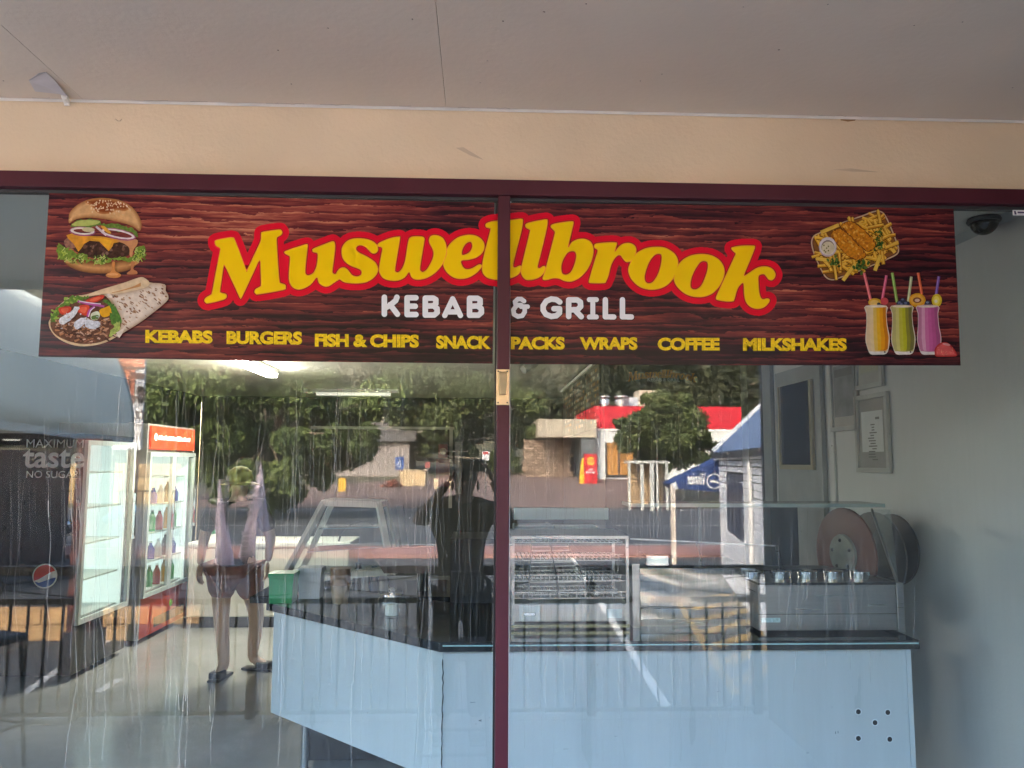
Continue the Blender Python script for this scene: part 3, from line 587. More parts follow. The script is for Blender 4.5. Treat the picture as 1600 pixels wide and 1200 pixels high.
A.frill([(180,620),(280,570),(380,480),(435,475),(400,550),(280,670),(195,695)], 6, (0.62,0.62,0.65), 21, 3); A.frill([(375,680),(480,605),(600,645),(700,680),(650,745),(560,755),(500,695),(420,745),(360,725)], 7, (0.56,0.57,0.63), 22, 3)
for _ in range(16): A.E(g.uniform(200,660), g.uniform(560,760), g.uniform(6,20), g.uniform(5,12), g.choice([(0.7,0.7,0.72),(0.34,0.2,0.14),(0.45,0.45,0.5)]), g.uniform(0,3), n=7, step=.3)
A.E(300,640,34,16,(0.5,0.52,0.58),-.5)
A.grade([(750,315),(900,310),(1250,235),(1320,180),(1500,195),(1510,270),(1545,340),(1520,410),(1300,590),(1000,790),(885,850),(930,780),(962,650),(900,500),(830,390)], (0.46,0.34,0.25), (0.64,0.55,0.47), 4, 16)
flap = offset(cr([(750,315),(900,310),(1250,235),(1320,180),(1500,195),(1510,270),(1545,340),(1520,410),(1300,590),(1000,790),(885,850),(930,780),(962,650),(900,500),(830,390)],2), -22)
k = 0
while k < 85:
    x, y = g.uniform(760,1540), g.uniform(190,840)
    if not inside(np.array([x]), np.array([y]), flap)[0]: continue
    k += 1; A.E(x, y, g.uniform(10,32), g.uniform(5,12), g.choice([(0.26,0.13,0.07),(0.36,0.21,0.13),(0.2,0.1,0.06),(0.42,0.27,0.17)]), g.uniform(.4,.9), n=9, step=0.4)
A.P([(600,298),(1000,178),(1170,113),(1240,112),(1310,175),(1240,240),(900,312),(760,312),(560,338)], (0.62,0.46,0.29)); 
for k in range(5): A.L([(840+30*k,300-6*k),(1010+30*k,262-12*k),(1200,215-10*k)], 9, (0.46,0.22,0.08))
A.done('kebab_wrap_picture'); lay(-LY[0]+20)
A = Art(T(1250, 320, 9.23))
rim = [(160,520),(200,440),(300,390),(600,255),(900,150),(1050,92),(1150,85),(1220,130),(1290,260),(1400,530),(1430,640),(1400,720),(1240,800),(1000,900),(760,1000),(600,1050),(480,1090),(380,1060),(310,960),(220,770),(170,620)]
A.P(rim, (0.55,0.38,0.26)); A.P(offset(cr(rim,3),-18), (0.13,0.045,0.018), 0); A.P(offset(cr(rim,3),-34), (0.22,0.085,0.02), 0)
inn = offset(cr(rim,2),-80)
for _ in range(300):
    x, y = g.uniform(190,1400), g.uniform(110,1080)
    if not inside(np.array([x]), np.array([y]), inn)[0]: continue
    an = g.choice([-0.55,-0.5,1.1,1.25,-0.2,0.5])+g.uniform(-.3,.3); L_ = g.uniform(95,150); dx, dy = L_*math.cos(an), L_*math.sin(an); w_ = g.uniform(36,48)
    A.L([(x-dx,y-dy+7),(x+dx,y+dy+7)], w_+10, (0.13,0.045,0.006), step=0.35); A.L([(x-dx,y-dy),(x+dx,y+dy)], w_, g.choice([(0.60,0.29,0.02),(0.68,0.37,0.04),(0.50,0.21,0.015),(0.70,0.36,0.02)]), step=0.35); A.L([(x-dx,y-dy-8),(x+dx,y+dy-8)], w_*.4, (0.76,0.48,0.08), step=0.3)
for a, b_ in (((230,775),(430,800)),((620,1090),(800,850)),((1080,950),(1160,720)),((1330,640),(1370,690)),((300,400),(560,290))):
    A.L([a,b_], 58, (0.3,0.13,0.015), step=0.35); A.L([a,b_], 50, (0.72,0.46,0.07), step=0.35)
for f_ in ([(470,400),(560,350),(640,380),(760,500),(920,680),(940,740),(880,780),(760,770),(640,680),(540,560),(480,470)],[(610,290),(700,250),(800,270),(950,400),(1060,520),(1085,600),(1000,665),(930,640),(840,540),(720,430),(640,350)]):
    A.P(offset(cr(f_,3),14), (0.16,0.045,0.008), 0); A.frill(f_, 9, (0.55,0.2,0.012), 7); ce = np.mean(f_,0)
    for _ in range(46):
        t_ = g.uniform(-1,1); o_ = g.uniform(-70,70); A.E(ce[0]+190*t_+o_*.6, ce[1]+165*t_-o_*.75, g.uniform(12,26), g.uniform(9,18), g.choice([(0.66,0.30,0.03),(0.72,0.38,0.06),(0.36,0.11,0.01),(0.48,0.16,0.015)]), g.uniform(0,3), n=8, step=0.3)
A.E(400,608,130,143,(0.48,0.38,0.40)); A.E(400,598,120,130,(0.62,0.56,0.58)); A.E(402,612,96,104,(0.22,0.15,0.14)); A.E(405,625,92,96,(0.60,0.52,0.36))
for x,y in ((345,585),(385,625),(410,600),(370,680),(410,660),(350,660)): A.E(x,y,11,13,(0.14,0.13,0.03),n=7)
for cx, cy, r_ in ((505,830,85),(900,880,105),(1140,395,60),(1150,590,70),(1120,500,40)):
    for _ in range(16): A.E(cx+g.gauss(0,r_*.45), cy+g.gauss(0,r_*.4), r_*.32, r_*.2, g.choice([(0.05,0.10,0.015),(0.025,0.06,0.01),(0.10,0.17,0.03)]), g.uniform(0,3), n=7, step=0.3)
A.done('fish_and_chips_picture'); lay(-LY[0]+20)
def shake(dx, cols, straws, topfn, rgt):
    A = Art(T(1330+dx/8, 420, 8)); o = [(180,462),(440,462),(441,560),(452,700),(480,850),(475,960),(440,1060),(340,1072),(240,1066),(200,980),(178,880),(190,700),(188,560)]
    for a, b_, c in straws: A.L([a,b_], 34, c); A.L([(a[0]-4,a[1]),(b_[0]-4,b_[1])], 10, tuple(min(1,k*1.4+.12) for k in c))
    topfn(A)
    A.P(o, (0.62,0.55,0.5)); A.P(offset(cr(o,3),-8), cols[0], 0)
    xs_ = np.linspace(0,1,len(cols)+1); L = lambda t: [(195+t*238, 480),(196+t*240,600),(194+t*252,720),(188+t*280,860),(208+t*250,1000),(232+t*196,1025)]
    for i, c in enumerate(cols):
        p0, p1 = L(xs_[i]), L(xs_[i+1]); A.P(p0+p1[::-1], c, 1, var=0.06)
    A.P([(228,1030),(340,1040),(446,1030),(436,1058),(340,1068),(242,1060)], (0.6,0.57,0.58)); A.E(420,1040,12,10,(0.05,0.04,0.05)); A.E(310,474,118,10,(0.7,0.62,0.5))
    return A
def topA(A): A.E(295,420,82,52,(0.66,0.36,0.02)); A.E(290,425,60,36,(0.7,0.45,0.12)); A.E(415,405,50,46,(0.50,0.06,0.07)); A.E(345,440,24,20,(0.03,0.03,0.06))
def topB(A):
    for x,y,r_ in ((285,435,44),(325,395,34),(365,438,42),(310,450,36)): A.E(x,y,r_,r_*.85,(0.02,0.025,0.05)); A.E(x-6,y-12,r_*.5,r_*.35,(0.10,0.12,0.22))
def topC(A): A.E(182,392,105,88,(0.62,0.28,0.01)); A.E(180,388,84,66,(0.68,0.36,0.05)); A.E(180,392,54,36,(0.18,0.05,0.02)); A.E(180,394,32,20,(0.62,0.45,0.35)); A.E(312,432,40,36,(0.03,0.03,0.06)); A.E(308,420,20,14,(0.14,0.16,0.26)); A.E(425,395,64,82,(0.62,0.45,0.02)); A.E(420,395,40,56,(0.72,0.6,0.1)); A.E(415,405,20,20,(0.7,0.66,0.5))
A = shake(0, [(0.60,0.46,0.30),(0.64,0.50,0.30),(0.66,0.44,0.10),(0.68,0.38,0.02),(0.66,0.28,0.01),(0.50,0.17,0.008)], [((160,50),(245,400),(0.6,0.12,0.14)),((440,82),(385,400),(0.5,0.08,0.16))], topA, 440); A.done('milkshake_picture'); lay(-LY[0]+20)
A = shake(322, [(0.40,0.36,0.14),(0.50,0.46,0.16),(0.44,0.42,0.05),(0.40,0.40,0.02),(0.22,0.21,0.03),(0.14,0.13,0.04)], [((190,50),(250,420),(0.20,0.34,0.06)),((430,98),(390,410),(0.36,0.40,0.22))], topB, 440); A.done('milkshake_picture'); lay(-LY[0]+20)
A = shake(645, [(0.42,0.16,0.28),(0.58,0.30,0.44),(0.50,0.14,0.32),(0.46,0.10,0.28),(0.40,0.08,0.24),(0.30,0.07,0.19)], [((190,50),(238,320),(0.6,0.1,0.03)),((450,95),(415,330),(0.14,0.07,0.3))], topC, 440); A.done('milkshake_picture'); lay(-LY[0]+60)
A = Art(T(1330, 420, 8)); A.grade([(1050,990),(1110,930),(1190,918),(1260,970),(1320,1060),(1305,1095),(1150,1100),(1060,1095),(1043,1050)], (0.36,0.02,0.02), (0.58,0.10,0.10), 3, 12); A.E(1190,945,50,14,(0.62,0.3,0.3),.2)
for _ in range(24): A.E(g.uniform(1075,1280), g.uniform(980,1080), 4, 5, (0.7,0.35,0.2), n=6, step=0.2)
A.done('strawberry_picture')
# ================================================================== SHOP INTERIOR
def WX(px, py, X):
    d = raydir(px, py); t = X/d[0]; return Vector((X, d[1]*t-CAMD, CAMH+d[2]*t))
FLOOR = pm('sealed concrete', (0.34, 0.345, 0.33), 0.17, var=0.22, scale=1.4, bump=0.05, bscale=12, spec=0.5)
WALLG = pm('grey wall paint', (0.56, 0.555, 0.54), 0.6, var=0.06, scale=1.2, bump=0.06, bscale=80)
WALLD = pm('charcoal wall', (0.035, 0.037, 0.038), 0.5, var=0.15, scale=2)
CEIL = pm('ceiling paint', (0.66, 0.64, 0.58), 0.8, var=0.03, scale=1)
ZC = 2.66
q = MB(); q.box((-4.2, 0.052, -0.1), (4.6, 9.2, 0.0)); struct(q, 'shop_floor', FLOOR)
q = MB(); q.box((-4.2, 0.165, ZC), (4.6, 9.2, ZC+0.1)); struct(q, 'shop_ceiling', CEIL)
q = MB(); q.box((XR, 0.055, 0), (XR+0.12, 3.1, ZC-0.002)); tag(q.build('side_wall', WALLG), 'plain blue grey side wall of the shop at the right', 'wall')
q = MB(); q.box((-4.3, 0.055, 0), (-4.201, 9.2, ZC-0.002)); tag(q.build('side_wall', WALLD), 'charcoal side wall behind the drinks fridges at the left', 'wall')
q = MB(); q.box((-4.2, 9.2, 0), (4.6, 9.3, ZC+0.1)); bwall = tag(q.build('back_wall', pm('back wall paint', (0.055, 0.06, 0.055), 0.6)), 'dim rear wall of the shop far behind the counter', 'wall')
q = MB(); q.box((4.601, 0.055, 0), (4.7, 9.2, ZC-0.002)); tag(q.build('kitchen_wall', WALLG), 'grey outer wall of the kitchen out of sight at the right', 'wall')
# shop shell above, so that the sun does not reach the footpath
q = MB(); q.box((-9.5, 0.17, ZC+0.12), (9.5, 12, 4.3)); q.box((2.35, 0.0, 0), (9.5, 0.05, ZC+0.1)); q.box((-9.5, 0.0, 0), (-6.01, 0.16, 4.3)); q.box((2.31, 0.0, ZC+0.12), (9.5, 0.16, 4.3)); tag(q.build('shop_building', pm('shop brick', (0.3, 0.2, 0.15), 0.8)), 'upper storey and roof of the shop row above the awning', 'building')
# corner line between wall and ceiling
q = MB(); q.prism([(XR-0.001, 0.17, ZC-0.001), (XR-0.03, 0.17, ZC-0.001), (XR-0.001, 0.17, ZC-0.03)], (0, 2.92, 0)); tag(q.build('cornice', pm('cornice', (0.42, 0.44, 0.43), 0.6)), 'narrow grey cornice in the corner of the right wall', 'cornice')
# security dome
p = Vector((1.985, .385, 0)); dm = thing('security_camera', 'dark dome camera hanging from the ceiling near the right wall', 'camera', (p.x, p.y, ZC-0.002))
q = MB(); q.lathe([(0.058, 0), (0.062, -0.010), (0.058, -0.018)], (p.x, p.y, ZC-0.002), 20); part(q, 'dome_base', DARK, dm, smooth=True)
q = MB(); q.ball((p.x, p.y, ZC-0.019), (0.051, 0.051, 0.05), 20, 12); part(q, 'dome_cover', pm('smoked dome', (0.01, 0.011, 0.012), 0.05, var=0), dm, smooth=True)
# ceiling battens
LAMP = pm('lamp diffuser', (0.9, 0.88, 0.8), 0.5, var=0, emit=(1.0, 0.93, 0.78), es=9.0)
LAMP2 = pm('dim diffuser', (0.9, 0.88, 0.8), 0.5, var=0, emit=(1.0, 0.93, 0.78), es=0.028)
def batten(c, L, ax, lab, g_='fluorescent battens on the shop ceiling'):
    t = thing('ceiling_light', lab, 'light', (c[0], c[1], ZC-0.002), g_); h = (0.06, L/2) if ax == 'y' else (L/2, 0.06)
    q = MB(); q.box((c[0]-h[0], c[1]-h[1], ZC-0.05), (c[0]+h[0], c[1]+h[1], ZC-0.002)); part(q, 'batten_body', WHITE, t)
    q = MB(); q.box((c[0]-h[0]*.82, c[1]-h[1]*.97, ZC-0.085), (c[0]+h[0]*.82, c[1]+h[1]*.97, ZC-0.051)); part(q, 'diffuser', LAMP if ax == 'y' else LAMP2, t)
batten((-2.22, 5.1), 1.25, 'y', 'lit fluorescent batten on the ceiling just under the banner, nearer one at the left')
batten((-1.72, 7.9), 1.2, 'x', 'far dim fluorescent batten running across the ceiling above the rear opening')
q = MB(); p = V(482, 612, 10.4); q.box((p.x-.06, p.y-.06, ZC-.06), (p.x+.06, p.y+.06, ZC-.002)); tag(q.build('smoke_detector', WHITE, bevel=0.01), 'small square white detector on the ceiling beside the far batten', 'detector')
# projector style camera near the mullion, right pane
p = V(838, 585, 6.6); t = thing('bullet_camera', 'pale bracket camera under the ceiling just right of the mullion', 'camera', (p.x, p.y, ZC-0.002))
q = MB(); q.box((p.x-.07, p.y-.05, ZC-.05), (p.x+.07, p.y+.05, ZC-.002)); part(q, 'mount', pm('camera grey', (0.4, 0.41, 0.4), 0.5), t)
q = MB(); q.tube([(p.x, p.y, ZC-.05), (p.x-.02, p.y-.05, ZC-.12), (p.x-.12, p.y-.12, ZC-.19)], [.035, .04, .035], 10); part(q, 'camera_body', MATS['camera grey'], t, smooth=True)
# rear opening with pale panel
z0 = 0.9
q = MB(); a, b_ = V(476, 640, 11.68), V(706, 800, 11.68); q.box((a.x, 9.185, 1.0), (b_.x, 9.198, a.z)); ro = q.build('service_opening', pm('pale rear panel', (0.06, 0.056, 0.04), 0.7, var=0.1)); tag(ro, 'big pale rectangular panel in the rear wall above the benches', 'opening')
q = MB(); c_ = V(500, 668, 11.67); d_ = V(710, 668, 11.67); q.box((a.x+.1, 9.165, c_.z-.02), (d_.x, 9.184, c_.z+.02)); q.box((b_.x-.05, 9.165, 1.0), (b_.x, 9.184, c_.z-.02)); part(q, 'opening_frame', pm('frame pale', (0.5, 0.48, 0.42), 0.5), ro)
q = MB(); a, b_ = V(711, 690, 11.6), V(720.5, 772, 11.6); q.box((a.x, 9.12, b_.z), (b_.x, 9.18, a.z)); tag(q.build('narrow_panel', pm('grey panel', (0.2, 0.2, 0.18), 0.5)), 'narrow upright grey panel on the rear wall right of the opening', 'panel')
q = MB(); a, b_ = V(685, 694, 11.5), V(699, 716, 11.5); q.box((a.x, 9.0, b_.z), (b_.x, 9.02, a.z)); po = q.build('food_poster', pm('poster brown', (0.13, 0.02, 0.012), 0.5)); tag(po, 'small dark red poster with a pale picture on the rear wall', 'poster')
q = MB(); c_ = V(692.5, 705, 11.5); q.lathe([(0.05, 0), (0.045, 0.004)], (c_.x, 8.999, c_.z), 12, Matrix.Rotation(R(90), 3, 'X')); part(q, 'poster_picture', pm('poster food', (0.3, 0.22, 0.15), 0.5, var=0.5, scale=40), po)
q = MB(); a, b_ = V(682, 717, 11.5), V(703, 760, 11.5); q.box((a.x, 8.9, b_.z), (b_.x, 9.02, a.z)); tag(q.build('red_cabinet', pm('dark red', (0.09, 0.012, 0.01), 0.45)), 'dark red cabinet standing below the small rear poster', 'cabinet')

# kitchen wall with menu and second sign
kt = thing('kitchen_partition', 'charcoal kitchen partition carrying the menu boards and a dim lettered sign', 'partition', (1.98, 4.1, 0))
q = MB(); q.box((1.06, 4.06, 0.0), (4.5, 4.14, ZC-.003)); part(q, 'front_panel', WALLD, kt)
q = MB(); q.box((1.06, 4.141, 0.0), (1.14, 7.4, ZC-.003)); part(q, 'side_panel', WALLD, kt)
q = MB(); q.box((1.03, 4.2, ZC-.07), (1.058, 7.4, ZC-.04)); part(q, 'cover_strip', WHITE, kt)
for k in range(3):
    y0 = 4.2+k*0.95; q = MB(); q.box((1.04, y0, 2.0), (1.058, y0+.9, ZC-.08)); mb_ = part(q, 'menu_board', pm('menu dark', (0.04, 0.035, 0.03), 0.4, var=0.3), kt)
    q = MB(); g = random.Random(k)
    for r in range(9):
        yy = y0+.05
        while yy < y0+.82:
            w = g.uniform(.05, .13); z = 2.05+r*.057
            if g.random() < .8: q.add([(1.0385, yy, z), (1.0385, yy+w, z), (1.0385, yy+w, z+.03), (1.0385, yy, z+.03)], [(0, 1, 2, 3)], g.randrange(3))
            yy += w+g.uniform(.02, .06)
    part(q, 'menu_print', [pm('menu warm', (0.35, 0.2, 0.06), 0.5), pm('menu pale', (0.4, 0.36, 0.28), 0.5), pm('menu brown', (0.16, 0.08, 0.04), 0.5)], mb_)
q = MB()
for a, hs in LETS:
    mpt = lambda P: [W(981+(x-318)/894*108, 577+(y-340)/140*20-0.0, 4.056) for x, y in P]
    q.poly([mpt(a)]+[mpt(h) for h in hs])
part(q, 'lettering', pm('sign orange', (0.55, 0.22, 0.02), 0.5, var=0), kt, fixn=False)
q = MB(); a = W(1012, 596, 4.056); b_ = W(1062, 590, 4.056); text3d(q, 'KEBAB & GRILL', a, (b_.x-a.x, 0, 0), (0, 0, b_.z-a.z), 0.02); part(q, 'lettering', pm('sign white', (0.6, 0.6, 0.6), 0.5, var=0), kt, fixn=False)
# right wall: jamb at its end, door, pictures
q = MB(); q.box((XR-.12, 2.98, 0), (XR-.002, 3.12, ZC-.004)); tag(q.build('door_jamb', pm('jamb dark', (0.05, 0.058, 0.055), 0.4)), 'dark green grey jamb at the inner end of the right wall', 'jamb')
q = MB(); q.box((XR-.03, 2.78, 0), (XR-.002, 2.93, ZC-.1)); tag(q.build('trim_board', pm('board grey', (0.2, 0.21, 0.2), 0.5)), 'grey upright trim board beside the dark jamb', 'trim')
a, b_ = WX(1231, 726, XR), WX(1273, 560, XR); dr = thing('glazed_door', 'door on the right wall with a tall dark glass panel', 'door', (XR, (a.y+b_.y)/2, 0))
q = MB(); q.box((XR-.03, b_.y-.12, .01), (XR-.003, a.y+.10, 2.3)); part(q, 'door_leaf', pm('door grey', (0.27, 0.28, 0.275), 0.5), dr)
q = MB(); q.box((XR-.036, b_.y, a.z), (XR-.031, a.y, 2.2)); part(q, 'door_glass', pm('dark glass', (0.012, 0.014, 0.018), 0.08, var=0), dr)
q = MB()
for lo, hi in (((XR-.05, b_.y-.03, a.z-.03), (XR-.031, b_.y-.001, 2.2)), ((XR-.05, a.y+.001, a.z-.03), (XR-.031, a.y+.02, 2.2)), ((XR-.049, b_.y, a.z-.03), (XR-.031, a.y, a.z-.001))): q.box(lo, hi)
part(q, 'glazing_trim', pm('brass trim', (0.30, 0.26, 0.17), 0.4), dr)
def picture(x0, y1, x1, y0, lab, kind):
    a, b_ = WX(x0, y1, XR), WX(x1, y0, XR); z1 = b_.z; z0 = a.z; t = thing('picture_frame', lab, 'picture', (XR, (a.y+b_.y)/2, z0), 'framed papers on the right wall')
    w = .025
    q = MB()
    for lo, hi in (((b_.y, z0), (a.y, z0+w)), ((b_.y, z1-w), (a.y, z1)), ((b_.y, z0+w), (b_.y+w, z1-w)), ((a.y-w, z0+w), (a.y, z1-w))): q.box((XR-.022, lo[0], lo[1]), (XR-.003, hi[0], hi[1]))
    part(q, 'frame', pm('frame silver', (0.42, 0.41, 0.38), 0.4), t, bevel=.002)
    q = MB(); q.box((XR-.010, b_.y+w, z0+w), (XR-.004, a.y-w, z1-w)); part(q, 'mount_board', pm('mount '+kind, (0.40, 0.38, 0.34) if kind != 'c' else (0.30, 0.285, 0.26), 0.6), t)
    q = MB(); m = .06 if kind == 'c' else .045; q.box((XR-.012, b_.y+m, z0+m*1.8), (XR-.0101, a.y-m, z1-m*1.5)); pp = part(q, 'paper', pm('paper '+kind, {'a': (0.2, 0.19, 0.19), 'b': (0.42, 0.40, 0.33), 'c': (0.62, 0.62, 0.6)}[kind], 0.6, var=0.35 if kind == 'a' else .05, scale=9), t)
    q = MB(); g = random.Random(5)
    if kind == 'c':
        for r in range(14): z = z1-(z1-z0)*(.40+.034*r); q.box((XR-.0130, b_.y+.12+g.uniform(0,.03), z), (XR-.0122, a.y-.12-g.uniform(0,.05), z+.006))
        part(MB().box((XR-.0130, b_.y+.09, z1-(z1-z0)*.33), (XR-.0122, b_.y+.13, z1-(z1-z0)*.30)), 'stamp', pm('stamp', (.12, .11, .1), .5), t)
    elif kind == 'b':
        for r in range(9): y = b_.y+.05+r*.022; q.prism([(XR-.0122, y, z0+.09), (XR-.0122, y+.012, z0+.09), (XR-.0122, y+.004, z0+.09+g.uniform(.05,.12))], (-.0008, 0, 0))
    else:
        q.box((XR-.0130, b_.y+.06, z1-(z1-z0)*.3), (XR-.0122, a.y-.06, z1-(z1-z0)*.2))
    part(q, 'print', pm('print '+kind, (0.12, 0.11, 0.1) if kind != 'b' else (0.5, 0.45, 0.3), 0.5), t)
picture(1303, 675, 1341, 545, 'framed grey poster on the right wall, left of the other two frames', 'a')
picture(1341, 611, 1381, 540, 'framed pale certificate half hidden by the sign, above the white notice', 'b')
picture(1344, 738, 1390, 611, 'framed white notice with small lines of text, lowest on the right wall', 'c')
q = MB(); a = WX(1306, 700, XR); q.box((XR-.012, a.y-.006, 1.0), (XR-.002, a.y+.006, 1.9)); tag(q.build('cable_trunking', pm('trunking', (0.45, 0.47, 0.46), 0.5)), 'thin vertical cable cover on the right wall under the frames', 'cable')

# ---------------- counter
PANEL = pm('pale blue laminate', (0.47, 0.535, 0.57), 0.3, var=0.06, scale=2.5, stretch=(3, 3, .5), spec=0.5)
TOP = pm('black stone top', (0.010, 0.013, 0.014), 0.07, var=0.3, scale=60, spec=0.6)
XC, YC = W(691, 1100, 0.47).x, 0.47; XE = W(1427, 1100, YC).x; XT = W(1437, 1000, .445).x
ct = thing('serving_counter', 'angled serving counter with pale blue front and glossy black top', 'counter', (0.6, 0.9, 0))
PB, PT = 0.515, 0.985
q = MB(); q.box((XC+.002, YC, PB), (XE-.02, YC+.02, PT)); fp = part(q, 'front_panel', PANEL, ct, bevel=.001)
eL = Gi(423, 1113, PB); eL.z = 0; cC = Vector((XC, YC, 0)); dv = (eL-cC).normalized(); nv = Vector((dv.y, -dv.x, 0))
nv = -nv if nv.y < 0 else nv
q = MB(); q.prism([cC+Vector((0, 0, PB)), eL+Vector((0, 0, PB)), eL+nv*.02+Vector((0, 0, PB)), cC+nv*.02+Vector((0, 0, PB))], (0, 0, PT-PB)); part(q, 'angled_panel', PANEL, ct)
q = MB(); q.box((XE-.019, YC, PB), (XE, 1.25, PT)); part(q, 'end_panel', PANEL, ct)
tp = [(XT, .445), (XC-.012, .445), (eL.x-.035, eL.y-.015), (eL.x+.17, eL.y+.45), (-.1, 1.25), (XT, 1.25)]
q = MB(); q.prism([(x, y, PT+.001) for x, y in tp], (0, 0, .035)); part(q, 'counter_top', TOP, ct, bevel=.004)
q = MB(); q.box((XC, .4435, PT+.022), (XT-.005, .4448, PT+.027)); part(q, 'edge_strip', pm('edge strip', (0.35, 0.55, 0.58), 0.2, var=0), ct)
q = MB(); q.box((XC+.05, 1.0, PB), (XE-.03, 1.02, PT)); q.box((XC+.05, .5, PB), (XE-.03, 1.0, PB+.02)); part(q, 'carcass', DARK, ct)
for x, y in ((eL.x+.1, eL.y+.3), (-.1, .75), (.8, .75), (1.5, .75)):
    q = MB(); q.tube([(x, y, 0), (x, y, PB+.02)], .02, 10); part(q, 'leg', STEEL, ct, smooth=True)
q = MB(); w_ = 0.0; pts = []
for i in range(26):
    z = PB+.02+(PT-PB-.05)*i/25; pts.append((XC+.001+random.uniform(-.002, .002), YC-.0012, z))
q.tube(pts, [.0012+.0015*random.random() for _ in pts], 4); part(q, 'chipped_seam', pm('seam', (0.03, 0.045, 0.055), 0.8), fp)
q = MB(); g = random.Random(17)
for px, py, w, h in ((735, 1097, 8, 1), (748, 1125, 3, 2), (751, 1124, 1.2, 4), (1305, 1143, 1, 4), (1309, 1142, 1, 4), (960, 1150, 5, .8), (1120, 1080, 6, .7), (880, 1170, 9, .8), (1260, 1176, 4, 1)):
    a, b_ = W(px, py+h, YC-.0005), W(px+w, py, YC-.0005); q.add([(a.x, YC-.0006, a.z), (b_.x, YC-.0006, a.z+.001), (b_.x, YC-.0006, b_.z), (a.x, YC-.0006, b_.z)], [(0, 1, 2, 3)])
part(q, 'scuff_mark', pm('scuff dark', (.16, .2, .22), .7), fp, kind='stuff')
for px, py in ((1341, 1112), (1387, 1113), (1367, 1129), (1341, 1153.5), (1390, 1155)):
    p = W(px, py, YC); M90 = Matrix.Rotation(R(90), 3, 'X')
    q = MB(); q.lathe([(.0125, 0), (.0125, .0012)], (p.x, YC, p.z), 18, M90); part(q, 'hole_rim', pm('rim pale', (0.62, 0.70, 0.74), 0.5), fp)
    q = MB(); q.lathe([(.0095, .0013), (.0092, .0018)], (p.x, YC, p.z), 16, M90); part(q, 'cable_hole', pm('hole', (0.008, 0.008, 0.01), 0.9, var=0.3), fp)
q = MB(); a = W(520, 1150, 1.0); q.obox((-.6, 1.25, .1), (.28, .02, .05), Matrix.Rotation(R(-30), 3, 'Z')); tag(q.build('skirting_offcut', WHITE), 'short white strip lying on the floor under the counter', 'offcut')

# ---------------- heated display cabinet with wire shelves
def wires(q, x0, x1, y0, y1, z, n, m, r=.0018):
    for i in range(n):
        x = x0+(x1-x0)*i/(n-1); q.bar((x, y0, z), (x, y1, z), r*2)
    for j in range(m):
        y = y0+(y1-y0)*j/(m-1); q.bar((x0, y, z-.003), (x1, y, z-.003), r*3)
    q.bar((x0, y0, z+.02), (x1, y0, z+.02), r*3)
    for i in range(0, n, 2):
        x = x0+(x1-x0)*i/(n-1); q.bar((x, y0, z), (x, y0, z+.02), r*2)
YH = .66; a, b_ = W(799, 990, YH), W(982, 842, YH); x0, x1, zt = a.x, b_.x, b_.z; zb = PT+.036
hc = thing('pie_warmer', 'stainless pie warmer with sloped wire shelves on the counter right of the mullion', 'food warmer', ((x0+x1)/2, YH+.17, zb))
q = MB(); q.box((x0, YH, zb+.03), (x1, YH+.34, zb+.10)); part(q, 'base_housing', STEEL, hc, bevel=.003)
q = MB(); q.box((x0, YH-.004, zb+.008), (x1, YH+.02, zb+.02)); part(q, 'front_rail', CHROME, hc)
q = MB(); q.box((x0+.03, YH-.003, zb+.035), (x0+.115, YH-.0005, zb+.095)); cp = part(q, 'control_panel', pm('panel steel pale', (0.5, 0.56, 0.58), 0.35, metal=.3), hc)
q = MB(); q.box((x0+.05, YH-.008, zb+.055), (x0+.095, YH-.0035, zb+.068)); part(q, 'switch', CHROME, cp, bevel=.002)
q = MB(); q.box((x1-.09, YH-.003, zb+.045), (x1-.03, YH-.0005, zb+.08)); part(q, 'rating_plate', pm('plate pale', (0.5, 0.6, 0.63), 0.4), hc)
for x in (x0+.006, x1-.006):
    for y in (YH+.005, YH+.33):
        q = MB(); q.bar((x, y, zb), (x, y, zt), .012); part(q, 'corner_post', STEEL, hc)
for k, z in enumerate((zb+.125, zb+.19, zb+.27, zb+.34)):
    if z > zt: break
    q = MB(); wires(q, x0+.012, x1-.012, YH+.01+.02*k, YH+.31, z, 26, 4, .0013); part(q, 'wire_shelf', STEEL, hc)
q = MB(); q.box((x0+.01, YH+.335, zb+.11), (x1-.01, YH+.338, zt)); part(q, 'back_glass', GLASS_IN, hc)
q = MB(); q.box((x0, YH, zt), (x1, YH+.34, zt+.012)); part(q, 'top_panel', STEEL, hc)
rk = thing('wire_rack', 'loose wire rack leaning inside the middle of the pie warmer', 'rack', (.38, YH+.15, zb+.11)); q = MB()
for i in range(14):
    t = i/13; q.bar((.20+.02*t, YH+.06+.1*t, zb+.11+.2*t), (.46-.08*t, YH+.08+.1*t, zb+.11+.2*t), .004)
for s_ in (0, 1, 2): q.bar((.20+.13*s_, YH+.06, zb+.11), (.22+.08*s_, YH+.17, zb+.32), .005)
part(q, 'rack_wires', STEEL, rk)
